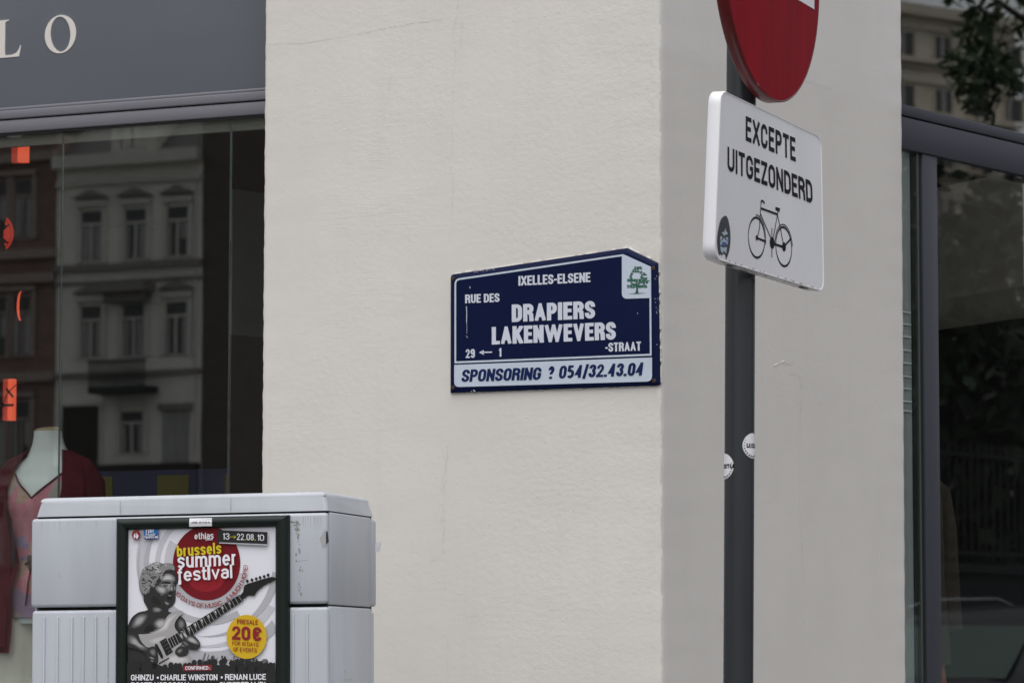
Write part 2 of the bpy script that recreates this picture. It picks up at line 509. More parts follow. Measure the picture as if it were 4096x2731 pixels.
X_ = 0.70   # x height of the small letters
BOWL_T = [(0, 1), (.55, 1)] + arc(.55, .765, .45, .235, 90, -90)[1:] + [(0, .53)]
GLYPH = {   # strokes (points, square ends) in a unit box; the last number is the nominal width
    'A': ([([(0, 0), (.5, 1), (1, 0)], 1), ([(.2, .27), (.8, .27)], 0)], 1.04),
    'B': ([([(0, 0), (0, 1)], 1), (BOWL_T, 0), ([(.5, .53), (.6, .53)] + arc(.6, .265, .4, .265, 90, -90)[1:] + [(0, 0)], 0)], .96),
    'C': ([([(1, .66)] + arc(.5, .74, .5, .26, 0, 180) + arc(.5, .26, .5, .26, 180, 360) + [(1, .34)], 0)], .94),
    'D': ([([(0, 0), (0, 1)], 1), ([(0, 1), (.45, 1)] + arc(.45, .72, .55, .28, 90, 0) + arc(.45, .28, .55, .28, 0, -90) + [(0, 0)], 0)], .96),
    'E': ([([(0, 0), (0, 1)], 1), ([(0, 1), (1, 1)], 1), ([(0, .52), (.85, .52)], 1), ([(0, 0), (1, 0)], 1)], .82),
    'F': ([([(0, 0), (0, 1)], 1), ([(0, 1), (1, 1)], 1), ([(0, .5), (.85, .5)], 1)], .8),
    'G': ([([(1, .68)] + arc(.5, .74, .5, .26, 0, 180) + arc(.5, .26, .5, .26, 180, 360) + [(1, .46), (.55, .46)], 0)], .96),
    'H': ([([(0, 0), (0, 1)], 1), ([(1, 0), (1, 1)], 1), ([(0, .52), (1, .52)], 0)], .96),
    'I': ([([(0, 0), (0, 1)], 1)], 0),
    'K': ([([(0, 0), (0, 1)], 1), ([(1, 1.02), (.05, .38)], 1), ([(.36, .6), (1, -.02)], 1)], 1.0),
    'L': ([([(0, 0), (0, 1)], 1), ([(0, 0), (1, 0)], 1)], .78),
    'M': ([([(0, 0), (0, 1)], 1), ([(0, 1), (.5, .2), (1, 1)], 0), ([(1, 0), (1, 1)], 1)], 1.22),
    'N': ([([(0, 0), (0, 1)], 1), ([(0, 1), (1, 0)], 1), ([(1, 0), (1, 1)], 1)], .98),
    'O': ([(arc(.5, .74, .5, .26, 0, 180) + arc(.5, .26, .5, .26, 180, 360) + [(1, .74), (1, .76)], 0)], .96),
    'P': ([([(0, 0), (0, 1)], 1), ([(0, 1), (.55, 1)] + arc(.55, .73, .45, .27, 90, -90)[1:] + [(0, .46)], 0)], .92),
    'R': ([([(0, 0), (0, 1)], 1), (BOWL_T, 0), ([(.55, .53), (.95, .36), (1, 0)], 1)], .96),
    'S': ([([(1, .7)] + arc(.5, .78, .5, .22, 0, 180) + [(.03, .66), (.25, .55), (.75, .44), (.97, .33)] + arc(.5, .22, .5, .22, 0, -180) + [(0, .3)], 0)], .93),
    'T': ([([(.5, 0), (.5, 1)], 1), ([(0, 1), (1, 1)], 1)], .88),
    'U': ([([(0, 1)] + arc(.5, .26, .5, .26, 180, 360) + [(1, 1)], 1)], .95),
    'V': ([([(0, 1), (.5, 0), (1, 1)], 1)], 1.02),
    'W': ([([(0, 1), (.25, 0), (.5, 1), (.75, 0), (1, 1)], 1)], 1.72),
    'X': ([([(0, 0), (1, 1)], 1), ([(0, 1), (1, 0)], 1)], 1.0),
    'Y': ([([(0, 1), (.5, .45), (1, 1)], 1), ([(.5, 0), (.5, .45)], 1)], 1.0),
    'Z': ([([(0, 1), (1, 1)], 1), ([(1, 1), (0, 0)], 0), ([(0, 0), (1, 0)], 1)], .88),
    '0': ([(arc(.5, .74, .5, .26, 0, 180) + arc(.5, .26, .5, .26, 180, 360) + [(1, .74), (1, .76)], 0)], .92),
    '1': ([([(1, 0), (1, 1)], 1), ([(1, .97), (.75, .84), (.1, .78)], 0)], .45),
    '2': ([([(0, .7)] + arc(.5, .75, .5, .25, 180, 0) + [(.96, .62), (0, .02)], 0), ([(0, 0), (1, 0)], 1)], .9),
    '3': ([([(0, .74)] + arc(.5, .77, .48, .23, 180, -90) + [(.4, .54)], 0), ([(.4, .54)] + arc(.5, .27, .5, .27, 90, -180) + [(0, .3)], 0)], .9),
    '4': ([([(.75, 0), (.75, 1)], 1), ([(.72, 1), (0, .26), (1, .26)], 0)], .95),
    '5': ([([(1, 1), (.1, 1), (.05, .52)], 0), ([(.05, .5)] + arc(.5, .3, .5, .3, 120, -150), 0)], .9),
    '7': ([([(0, 1), (1, 1), (.3, 0)], 0)], .88),
    '8': ([(arc(.5, .77, .45, .23, 0, 360, 17), 0), (arc(.5, .27, .5, .27, 0, 360, 17), 0)], .92),
    '9': ([([(0, .2)] + arc(.5, .24, .5, .24, 190, 360) + [(1, .5), (1, .76)] + arc(.5, .72, .5, .28, 10, 340, 15), 0)], .92),
    '.': ([([(0, 0), (0, .001)], 1)], 0),
    ':': ([([(0, 0.05), (0, .051)], 1), ([(0, .55), (0, .551)], 1)], 0),
    '!': ([([(0, 0), (0, .001)], 1), ([(0, .33), (0, 1)], 1)], 0),
    '-': ([([(0, .42), (1, .42)], 1)], .5),
    '/': ([([(0, -.1), (1, 1.05)], 1)], .62),
    '?': ([([(0, .72)] + arc(.5, .76, .5, .24, 180, -30) + [(.5, .42), (.5, .32)], 0), ([(.5, 0), (.5, .001)], 1)], .85),
    '(': ([([(1, 1.08), (.2, .75), (.2, .25), (1, -.08)], 0)], .4),
    ')': ([([(0, 1.08), (.8, .75), (.8, .25), (0, -.08)], 0)], .4),
    '&': ([([(1, 0), (.1, .72)] + arc(.4, .8, .3, .2, 180, 0, 7) + [(.6, .6), (.05, .35)] + arc(.4, .22, .4, .22, 150, 300, 7) + [(1, .45)], 0)], 1.0),
    '•': ([([(.2, .42), (.8, .42)], 1), ([(.2, .5), (.8, .5)], 1), ([(.35, .58), (.65, .58)], 1), ([(.35, .36), (.65, .36)], 1)], .38),
    '→': ([([(0, .42), (1, .42)], 0), ([(.62, .72), (1, .42), (.62, .12)], 0)], 1.15),
    '€': ([([(1, .7)] + arc(.6, .74, .4, .26, 10, 180, 8) + arc(.6, .26, .4, .26, 180, 350, 8), 0), ([(0, .6), (.85, .6)], 0), ([(0, .4), (.78, .4)], 0)], 1.08),
    'a': ([([(1, 0), (1, X_ - .2)] + arc(.5, X_ - .2, .5, .2, 0, 165, 7), 0), ([(1, .4), (.45, .4)] + arc(.45, .2, .45, .2, 90, 270, 7) + [(.7, 0), (1, .12)], 0)], .82),
    'b': ([([(0, 0), (0, 1)], 1), (arc(.5, X_ / 2, .5, X_ / 2, 0, 360, 17), 0)], .84),
    'e': ([([(0, X_ / 2), (1, X_ / 2)] + arc(.5, X_ / 2, .5, X_ / 2, 0, 320, 15), 0)], .84),
    'f': ([([(.35, -.0), (.35, .78)] + arc(.8, .78, .45, .22, 180, 90, 6) + [(1, 1)], 1), ([(0, X_), (.9, X_)], 1)], .5),
    'h': ([([(0, 0), (0, 1)], 1), ([(0, .45)] + arc(.5, X_ - .25, .5, .25, 180, 0) + [(1, 0)], 1)], .82),
    'i': ([([(0, 0), (0, X_)], 1), ([(0, .92), (0, .921)], 1)], 0),
    'l': ([([(0, 0), (0, 1)], 1)], 0),
    'm': ([([(0, 0), (0, X_)], 1), ([(0, .45)] + arc(.25, X_ - .2, .25, .2, 180, 0) + [(.5, 0)], 1), ([(.5, .45)] + arc(.75, X_ - .2, .25, .2, 180, 0) + [(1, 0)], 1)], 1.3),
    'n': ([([(0, 0), (0, X_)], 1), ([(0, .4)] + arc(.5, X_ - .25, .5, .25, 180, 0) + [(1, 0)], 1)], .82),
    'p': ([([(0, -.25), (0, X_)], 1), (arc(.5, X_ / 2, .5, X_ / 2, 0, 360, 17), 0)], .84),
    'r': ([([(0, 0), (0, X_)], 1), ([(0, .4)] + arc(.6, X_ - .25, .6, .25, 180, 80, 6) + [(1, X_)], 0)], .55),
    's': ([([(.95, X_ * .76)] + arc(.5, X_ * .78, .5, X_ * .22, 10, 180, 7) + [(.1, X_ * .62), (.85, X_ * .42)] + arc(.5, X_ * .22, .5, X_ * .22, 10, -170, 7), 0)], .78),
    't': ([([(.35, .95), (.35, .2)] + arc(.75, .2, .4, .2, 180, 270, 6) + [(1, 0)], 1), ([(0, X_), (.95, X_)], 1)], .52),
    'u': ([([(0, X_)] + arc(.5, .25, .5, .25, 180, 360) + [(1, X_)], 1), ([(1, 0), (1, X_)], 1)], .82),
    'v': ([([(0, X_), (.5, 0), (1, X_)], 1)], .84),
    'c': ([(arc(.5, X_ / 2, .5, X_ / 2, 40, 320, 15), 0)], .78),
}


def ribbon(pts, t, cap):
    P = [Vector(p) for p in pts]
    Q = [P[0]]
    for p in P[1:]:
        if (p - Q[-1]).length > 1e-6:
            Q.append(p)
    P = Q
    if len(P) < 2:
        return []
    closed = (P[0] - P[-1]).length < t * 0.6 and len(P) > 6
    if cap and not closed:
        P[0] = P[0] + (P[0] - P[1]).normalized() * t / 2
        P[-1] = P[-1] + (P[-1] - P[-2]).normalized() * t / 2
    L, Rr = [], []
    n = len(P)
    for i in range(n):
        a = P[i] - P[i - 1] if i else (P[0] - P[-2] if closed else P[1] - P[0])
        b = P[i + 1] - P[i] if i < n - 1 else (P[1] - P[0] if closed else P[-1] - P[-2])
        if a.length < 1e-9: a = b
        if b.length < 1e-9: b = a
        a, b = a.normalized(), b.normalized()
        na, nb = Vector((-a.y, a.x)), Vector((-b.y, b.x))
        m = na + nb
        k = m.dot(na)
        m = m / k if k > 0.06 else na
        L.append(P[i] + m * t / 2); Rr.append(P[i] - m * t / 2)
    return [[Rr[i], Rr[i + 1], L[i + 1], L[i]] for i in range(n - 1)]


def clip(poly, lo, hi):
    for s, lim in ((1, lo), (-1, -hi)):
        out = []
        for i in range(len(poly)):
            a, b = poly[i - 1], poly[i]
            da, db = s * a[1] - lim, s * b[1] - lim
            if da >= 0:
                if db < 0: out.append(a + (b - a) * (da / (da - db)))
                else: out.append(b)
            elif db >= 0:
                out.append(a + (b - a) * (da / (da - db))); out.append(b)
        poly = out
        if len(poly) < 3: return []
    return poly


def layout(s, width, h, t, gap, sp=None):
    """-> list of (glyph strokes, x offset, glyph width)"""
    sp = h * 0.24 if sp is None else sp
    fixed, nom = 0.0, 0.0
    for ch in s:
        if ch == ' ': fixed += sp; continue
        w = GLYPH[ch][1]
        if w == 0: fixed += t
        else: nom += w
        fixed += gap
    fixed -= gap
    k = (width - fixed) / nom if nom else 1
    x, out = 0.0, []
    for ch in s:
        if ch == ' ': x += sp; continue
        st, w = GLYPH[ch]
        W = t if w == 0 else w * k
        out.append((st, x, W))
        x += W + gap
    return out


def glyph_polys(st, x0, W, h, t, lo=-0.3):
    out = []
    for pts, cap in st:
        slant = len(pts) >= 3 and max(abs(pts[k][0] - pts[k - 1][0]) * abs(pts[k][1] - pts[k - 1][1]) for k in range(1, len(pts))) > .2
        thin = .86 if slant else 1.0
        S = [(x0 + t / 2 + u * (W - t), t / 2 + v * (h - t)) for u, v in pts]
        low = lo * h if min(p[1] for p in pts) < -0.03 else 0
        hi = h if max(p[1] for p in pts) < 1.04 else h * 1.1
        for q in ribbon(S, t * thin, cap):
            q = clip(q, low, hi)
            if q: out.append(q)
    return out


def text(geo, s, bl, br, tl, d, bold=0.2, gap=0.09, flat=1.0):
    """lettering from baseline start bl to baseline end br, cap height to tl"""
    bl, br, tl = Vector(bl), Vector(br), Vector(tl)
    ex = (br - bl).normalized()
    up = tl - bl
    h = up.length
    ey = up / h
    width = (br - bl).length
    t = bold * h * flat          # horizontal strokes are `flat` times as thick as the stems
    n = 0
    for st, x, W in layout(s, width * flat, h, t, gap * h * flat):
        for q in glyph_polys(st, x, W, h, t):
            pts = [bl + ex * (p[0] / flat) + ey * p[1] for p in q]
            dd = d + n * 0.000006
            n += 1
            geo.add([(p.x, -dd, p.y) for p in pts], [tuple(range(len(pts)))])
    return geo


def stroke(geo, pts, w, d, cap=False):
    for i, q in enumerate(ribbon(pts, w, cap)):
        dd = d + (i % 5) * 0.00002
        geo.add([(p[0], -dd, p[1]) for p in q], [(0, 1, 2, 3)])
    return geo


# ------------------------------------------------------------------ the ground
g = Geo().add([(-400, -300, 0), (400, -300, 0), (400, 300, 0), (-400, 300, 0)], [(0, 1, 2, 3)])
tag(g.build('ground', 'ground'), kind='structure')
# the main street runs along the street wall, the side street along the side wall
tag(Geo().add([(-150, -60, 0.008), (60, -60, 0.008), (60, -3.2, 0.008), (-150, -3.2, 0.008)], [(0, 1, 2, 3)]).build('road', 'asphalt', None, WA), kind='structure')
tag(Geo().add([(3, -8.4, 0.016), (90, -8.4, 0.016), (90, -2.2, 0.016), (3, -2.2, 0.016)], [(0, 1, 2, 3)]).build('side_road', 'asphalt', None, WB), kind='structure')
pv = Geo()
pv.box(-60, 0.6, -3.0, 0.9, -0.2, 0.0)
o = pv.build('pavement', 'paving', None, WA @ T(0, 0, 0.13)); tag(o, kind='structure')
o = Geo().box(0.8, 60, -2.0, 0.9, -0.2, -0.004).build('side_pavement', 'paving', None, WB @ T(0, 0, 0.13)); tag(o, kind='structure')
o = Geo().bbox(-60, 0.2, -3.16, -3.0, -0.2, 0.006, 0.02).build('kerb', 'kerb', None, WA @ T(0, 0, 0.13)); tag(o, kind='structure')
tag(Geo().add([(-60 + 4 * k + a, -8 + b, 0.014) for k in range(12) for a, b in ((0, 0), (2, 0), (2, .12), (0, .12))], [tuple(4 * k + i for i in range(4)) for k in range(12)]).build('road_marking', 'line_paint', None, WA), kind='structure')

# ------------------------------------------------------------------ the corner building
bld = thing('corner_building', 'cream plastered corner building with grey framed shop windows on both streets', 'building', Matrix.Translation(CORNER))


def jag(seed, z, amp):
    return amp * (math.sin(z * 41 + seed) * 0.45 + math.sin(z * 97 + seed * 2.1) * 0.35 + (random.random() - 0.5) * 1.2)


def wall_face(frame, xs, z0, z1, dz, lean, edge_jag, name, m, seed):
    """plastered face with slightly ragged arrises; xs in wall coordinates"""
    rows = int((z1 - z0) / dz)
    vs, fs = [], []
    for j in range(rows + 1):
        z = z0 + (z1 - z0) * j / rows
        for i, x in enumerate(xs):
            xx, yy = x, 0.0
            if i == 0: xx += jag(seed, z, edge_jag[0])
            if i == len(xs) - 1: xx += jag(seed + 3, z, edge_jag[1])
            if i in (0, len(xs) - 1): yy = 0.004
            if i in (1, len(xs) - 2): yy = 0.0008 * math.sin(z * 60)
            t = (x - xs[0]) / (xs[-1] - xs[0])
            xx += lean * (z - 1.2) * t
            vs.append((xx, yy, z))
    n = len(xs)
    for j in range(rows):
        for i in range(n - 1):
            fs.append((j * n + i, j * n + i + 1, (j + 1) * n + i + 1, (j + 1) * n + i))
    gg = Geo().add(vs, fs, True)
    return gg


ga = wall_face(MA, [-1.3468, -1.343, -1.337, -1.2, -0.9, -0.6, -0.3, -0.02, -0.005, -0.0005], 0.1, 5.6, 0.011, 0, (0.0013, 0.0014), 'wall', 'plaster_a', 1.0)
ga.box(-1.335, -0.4, 0.0045, 0.34, 0.1, 5.6)
ga.box(-1.344, -1.335, 0.0048, 0.33, 0.1, 5.6)
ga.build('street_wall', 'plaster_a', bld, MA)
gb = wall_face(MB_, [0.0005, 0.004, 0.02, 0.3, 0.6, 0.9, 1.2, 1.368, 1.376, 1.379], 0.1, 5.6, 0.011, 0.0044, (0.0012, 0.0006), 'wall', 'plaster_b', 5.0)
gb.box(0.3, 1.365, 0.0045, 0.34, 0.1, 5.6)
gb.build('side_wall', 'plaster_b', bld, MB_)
# storeys above the shop
Geo().box(-9, -0.02, 0.03, 0.5, 5.61, 12).build('upper_wall', 'plaster_a', bld, MA)
Geo().box(0.02, 9, 0.03, 0.5, 5.615, 12.005).build('upper_wall', 'plaster_b', bld, MB_)
# cracks, seams and pencil marks in the render
CRACK_WALL = MA


def crack(pts, w, wob=0.0025, d=0.0006):
    global crk
    crk = Geo()
    out = []
    for i in range(len(pts) - 1):
        (x0, z0), (x1, z1) = pts[i], pts[i + 1]
        n = max(2, int(math.hypot(x1 - x0, z1 - z0) / 0.012))
        for k in range(n):
            out.append((x0 + (x1 - x0) * k / n + random.uniform(-wob, wob), z0 + (z1 - z0) * k / n + random.uniform(-wob, wob)))
    out.append(pts[-1])
    for i in range(len(out) - 1):
        if random.random() < 0.16: continue
        ww = w * random.uniform(0.2, 0.95)
        stroke(crk, out[i:i + 2], ww, d + random.random() * 0.0003, True)
    crk.build('crack', 'crack', bld, CRACK_WALL)


crack([(-1.345, 3.215), (-1.20, 3.207), (-1.02, 3.222), (-0.86, 3.238), (-0.72, 3.245)], 0.0016, 0.002)
crack([(-0.672, 3.33), (-0.672, 3.26), (-0.688, 3.205), (-0.679, 3.14), (-0.683, 3.09), (-0.687, 3.04), (-0.690, 2.84), (-0.694, 2.775), (-0.686, 2.745), (-0.690, 2.58)], 0.0016, 0.0018)
crack([(-0.656, 3.25), (-0.660, 3.15)], 0.0012, 0.001)
crack([(-0.700, 1.94), (-0.706, 1.88), (-0.712, 1.80), (-0.716, 1.72), (-0.714, 1.60)], 0.0024, 0.004)
crack([(-0.706, 1.565), (-0.712, 1.50)], 0.0016, 0.001)
crack([(-0.700, 1.385), (-0.700, 1.02)], 0.0012, 0.001)
crack([(-0.615, 1.43), (-0.630, 1.34)], 0.0013, 0.001)
crack([(-0.90, 3.09), (-0.92, 2.98), (-0.935, 2.89)], 0.001, 0.001)
crack([(-0.76, 1.585), (-0.73, 1.59)], 0.002, 0.002)
crack([(-0.03, 3.07), (-0.031, 3.03)], 0.0018, 0.001)
CRACK_WALL = MB_
crack([(0.80, 3.110), (0.96, 3.103)], 0.0014, 0.002)
crack([(0.66, 2.20), (0.72, 2.215)], 0.003, 0.002)
crack([(0.70, 2.18), (0.76, 2.165), (0.765, 2.11), (0.758, 2.04), (0.752, 1.94)], 0.0022, 0.005)
crack([(0.752, 1.72), (0.762, 1.60), (0.772, 1.50)], 0.0016, 0.005)
crack([(0.30, 1.42), (0.36, 1.36), (0.385, 1.29), (0.388, 1.23)], 0.0014, 0.001)
crack([(0.86, 2.095), (0.93, 2.10)], 0.0022, 0.002)

# raised plaster ridges
rg = Geo()


def ridge(pts, r0):
    P = []
    for i in range(len(pts) - 1):
        (x0, z0), (x1, z1) = pts[i], pts[i + 1]
        n = max(2, int(math.hypot(x1 - x0, z1 - z0) / 0.016))
        P += [(x0 + (x1 - x0) * k / n + random.uniform(-.004, .004), 0.002, z0 + (z1 - z0) * k / n) for k in range(n)]
    P.append((pts[-1][0], 0.002, pts[-1][1]))
    rg.tube(P, [r0 * random.uniform(.4, 1.3) for _ in P], 6)


ridge([(0.752, 2.18), (0.768, 2.10), (0.757, 1.98), (0.750, 1.84), (0.755, 1.70), (0.768, 1.52), (0.772, 1.34), (0.775, 1.15)], 0.0024)
ridge([(0.60, 2.19), (0.66, 2.21), (0.72, 2.20)], 0.003)
ridge([(1.22, 1.80), (1.23, 1.70), (1.22, 1.55)], 0.003)
rg.build('plaster_ridge', 'plaster_b', bld, MB_)
rg = Geo()
ridge([(-0.716, 1.98), (-0.716, 1.86), (-0.724, 1.75), (-0.726, 1.60)], 0.003)
ridge([(-0.012, 3.5), (-0.009, 2.9), (-0.010, 2.48)], 0.0014)
rg.build('plaster_ridge', 'plaster_a', bld, MA)

# ---- shop front on the street wall
fa = Geo().bbox(-7, -1.30, 0.12, 0.17, 3.0985, 5.6, 0.001, 1)
fascia = fa.build('fascia', 'fascia', bld, MA)
lt = Geo()
# letters of the shop sign: O and the right half of L and, out of the frame, its stem
oc = (-2.1822, 3.3282)
no = 64
outer = [(oc[0] + 0.0602 * math.cos(R(a)), oc[1] + 0.0638 * math.sin(R(a))) for a in [360 * i / no for i in range(no)]]
inner = [(oc[0] + 0.0003 + 0.0385 * math.cos(R(a + 6)), oc[1] + 0.0585 * math.sin(R(a))) for a in [360 * i / no for i in range(no)]]
for i in range(no):
    j = (i + 1) % no
    lt.add([(outer[i][0], -0.0, outer[i][1]), (outer[j][0], 0, outer[j][1]), (inner[j][0], 0, inner[j][1]), (inner[i][0], 0, inner[i][1])], [(0, 1, 2, 3)])
    lt.add([(outer[i][0], 0, outer[i][1]), (outer[j][0], 0, outer[j][1]), (outer[j][0], 0.003, outer[j][1]), (outer[i][0], 0.003, outer[i][1])], [(3, 2, 1, 0)])
    lt.add([(inner[i][0], 0, inner[i][1]), (inner[j][0], 0, inner[j][1]), (inner[j][0], 0.003, inner[j][1]), (inner[i][0], 0.003, inner[i][1])], [(0, 1, 2, 3)])
lt.build('lettering', 'cream_letter', fascia, T(0, 0.117, 0))
lt = Geo()
Lp = smooth([(-2.4385, 3.2655), (-2.438, 3.268)], 1, False) + [(-2.438, 3.2690), (-2.428, 3.2715), (-2.4255, 3.276), (-2.4255, 3.381), (-2.428, 3.386), (-2.438, 3.3885), (-2.438, 3.3915),
     (-2.384, 3.3915), (-2.384, 3.3885), (-2.395, 3.386), (-2.3980, 3.381), (-2.3980, 3.2775), (-2.396, 3.2735), (-2.391, 3.2725), (-2.368, 3.2735), (-2.352, 3.279), (-2.343, 3.291), (-2.3385, 3.302), (-2.3345, 3.302), (-2.3425, 3.2655)]
lt.poly(Lp, 0.0, 0.003)
lt.build('lettering', 'cream_letter', fascia, T(0, 0.117, 0))
tr = Geo()
tr.bbox(-7, -1.30, 0.1165, 0.16, 3.0868, 3.0980, 0.0008, 1)
tr.bbox(-7, -1.30, 0.104, 0.165, 3.0575, 3.0855, 0.0035, 3)
tr.build('fascia_trim', 'frame_metal', bld, MA)
fr = Geo().bbox(-7, -1.30, 0.108, 0.20, 3.0120, 3.0535, 0.003, 2)
win = fr.build('window_frame', 'frame_metal', bld, MA)
Geo().box(-7, -1.30, 0.116, 0.19, 3.0045, 3.0118).box(-7, -1.30, 0.128, 0.17, 3.0537, 3.0573).build('gasket', 'gasket', win)  # upper strip is no seal: black put in for the shadow line under the trim
Geo().bbox(-7, -1.34, 0.10, 0.26, 0.55, 0.62, 0.004).build('window_sill', 'frame_metal', bld, MA)
Geo().box(-7, -1.34, 0.11, 0.3, 0.1, 0.549).build('stall_riser', 'fascia', bld, MA)
for x0, x1 in ((-7, -2.1722), (-2.1678, -1.5402), (-1.5358, -1.33)):
    Geo().box(x0, x1, 0.1205, 0.1265, 0.62, 3.0044).build('glass_pane', 'glass', bld, MA)
Geo().box(-2.1708, -2.1692, 0.1195, 0.1275, 0.62, 3.0043).build('glass_joint', 'glass_edge', bld, MA)
Geo().box(-1.5388, -1.5372, 0.1195, 0.1275, 0.62, 3.0043).build('glass_joint', 'glass_edge', bld, MA)
Geo().box(-7, -1.33, 0.132, 0.15, 2.968, 3.004).build('pelmet', 'pelmet', bld, MA)

# ---- shop front on the side wall
tb = Geo()
tb.bbox(1.33, 7, 0.112, 0.2, 3.1085, 3.1460, 0.003, 2)
tb.build('transom', 'frame_metal_b', bld, MB_)
tb = Geo().bbox(1.33, 7, 0.106, 0.2, 2.9932, 3.1012, 0.003, 2)
tb.build('transom', 'frame_metal_b', bld, MB_)
mu = Geo().bbox(1.7075, 1.8040, 0.112, 0.2, 0.42, 2.9928, 0.003, 2)
mul = mu.build('mullion', 'frame_metal_b', bld, MB_)
Geo().box(1.33, 7, 0.124, 0.2, 3.1014, 3.1083).box(1.6905, 1.7072, 0.121, 0.2, 0.42, 2.9925).build('gasket', 'gasket', mul)
Geo().box(1.656, 1.681, 0.1275, 0.2, 0.42, 2.992).build('side_jamb', 'gasket', bld, MB_)
Geo().box(1.6812, 1.6902, 0.119, 0.2, 0.42, 2.992).build('glass_joint', 'glass_edge', bld, MB_)
Geo().box(1.805, 7, 0.1205, 0.1265, 0.42, 2.9925).build('glass_pane', 'glass_b', bld, MB_)
Geo().box(1.33, 1.6808, 0.1205, 0.1265, 0.42, 2.9925).build('glass_pane', 'glass_b', bld, MB_)
Geo().box(1.33, 7, 0.1205, 0.1265, 3.1462, 5.6).build('glass_pane', 'glass_t', bld, MB_)
Geo().box(1.805, 7, 0.128, 0.19, 2.9865, 2.9927).build('glazing_bead', 'frame_metal_b', bld, MB_)
Geo().box(1.33, 7, 0.10, 0.3, 0.1, 0.419).build('stall_riser', 'frame_metal_b', bld, MB_)


# ---- inside of the shop
def A(x, y): return (MA @ Vector((x, y, 0))).to_2d()
def B(x, y): return (MB_ @ Vector((x, y, 0))).to_2d()


foot = [A(-7, .3), A(-1.3, .36), A(-.4, .36), B(.3, .36), B(1.3, .36), B(7, .3), B(7, 5), A(1, 9), A(-7, 6)]
rm = Geo()
for i in (5, 6, 7, 8):
    p, q = foot[i], foot[(i + 1) % len(foot)]
    rm.add([(p.x, p.y, .1), (q.x, q.y, .1), (q.x, q.y, 5.6), (p.x, p.y, 5.6)], [(0, 1, 2, 3)])
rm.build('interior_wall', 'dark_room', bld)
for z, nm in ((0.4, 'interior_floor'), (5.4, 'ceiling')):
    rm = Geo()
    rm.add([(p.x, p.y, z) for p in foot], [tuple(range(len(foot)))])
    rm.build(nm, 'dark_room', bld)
# lowered ceiling behind the street window
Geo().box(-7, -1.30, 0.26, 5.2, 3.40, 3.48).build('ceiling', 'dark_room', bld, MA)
# bulkhead seen through the side window
dv = Vector((math.sin(R(26.6)), -math.cos(R(26.6)), 0))
bulk = Matrix.Translation(Vector((1.696, 13.5, 0)) - CORNER) @ Matrix.Rotation(math.atan2(dv.y, dv.x), 4, 'Z')
Geo().box(-3.5, 0.62, 0, 0.74, 2.704, 3.157).build('bulkhead', 'soffit', bld, bulk)
# partition seen through the narrow pane of the street window
pt = Matrix.Translation(Vector((-0.94, 11.35, 0)) - CORNER) @ Matrix.Rotation(math.atan2(.79, .61), 4, 'Z')
Geo().box(-0.01, 1.2, 0, 0.012, 2.37, 2.865).build('partition', 'room_grey', bld, pt)
Geo().box(-0.01, 1.2, 0.002, 0.010, 0.45, 2.369).build('partition', 'room_brown', bld, pt)

# ------------------------------------------------------------------ things inside the shop
W0 = Matrix.Identity(4)


def ellring(cx, cy, z, rx, ry, n=28, yaw=0.0, bump=None):
    out = []
    for k in range(n):
        a = 2 * math.pi * k / n
        r1 = 1 + (bump(a, z) if bump else 0)
        x, y = rx * math.cos(a) * r1, ry * math.sin(a) * r1
        out.append((cx + x * math.cos(yaw) - y * math.sin(yaw), cy + x * math.sin(yaw) + y * math.cos(yaw), z))
    return out


def mannequin_body(parent, m, zs):
    gg = Geo()
    gg.loft([ellring(cx, cy, z, rx, ry) for z, cx, cy, rx, ry in zs])
    return gg.build('body', m, parent)


# the dress form in the street window: local origin on its stand, facing -y
mn = thing('mannequin', 'headless pale mannequin in dark red cardigan over pink patterned top in left window', 'mannequin', Matrix.Translation((-1.601, 11.62, 0.40)) @ Matrix.Rotation(R(-16), 4, 'Z'))
zb = 0.40
body = [(1.00, 0, 0, .135, .10), (1.12, 0, 0, .142, .105), (1.20, 0, 0, .113, .09), (1.30, 0, -.005, .12, .095), (1.40, 0, -.012, .136, .11),
        (1.46, 0, -.006, .142, .105), (1.515, 0, .005, .142, .085), (1.545, 0, .012, .125, .068), (1.570, 0, .016, .085, .056), (1.592, 0, .014, .068, .052), (1.615, 0, .010, .057, .049), (1.640, 0, .006, .0505, .046), (1.660, 0, .002, .049, .045)]
mannequin_body(mn, 'mann_skin', body)
cap = Geo()
cap.loft([[(0.044 * math.cos(a), 0.002 + 0.041 * math.sin(a), 1.6622 + dz + 0.010 * math.sin(a)) for a in [2 * math.pi * k / 24 for k in range(24)]] for dz in (0, 0.006)])
cap.build('neck_cap', 'mann_neck', mn)
Geo().tube([(0, 0, 0.0), (0, 0, 1.02)], 0.018, 10).build('stand', 'wire', mn)
Geo().loft([ellring(0, 0, 0.0, .15, .15), ellring(0, 0, 0.015, .15, .15)]).build('base_plate', 'wire', mn)


def shell(rows, a0, a1, n=26):
    rings = []
    for z, cx, cy, rx, ry in rows:
        rings.append([(cx + rx * math.cos(a0 + (a1 - a0) * k / n), cy + ry * math.sin(a0 + (a1 - a0) * k / n), z) for k in range(n + 1)])
    return rings


# patterned top: front shell with a deep V neck
def top_edge(u):   # u -1..1 across the chest -> upper edge
    return 1.425 + 0.090 * min(1, abs(u) / 0.42)


gt = Geo()
rows = []
NT, NZ = 30, 26


def body_at(z, pad):
    for i in range(len(body) - 1):
        if body[i][0] <= z <= body[i + 1][0]:
            t = (z - body[i][0]) / (body[i + 1][0] - body[i][0])
            b = [body[i][k] + (body[i + 1][k] - body[i][k]) * t for k in range(5)]
            return b[1], b[2], b[3] + pad, b[4] + pad
    b = body[0] if z < body[0][0] else body[-1]
    return b[1], b[2], b[3] + pad, b[4] + pad


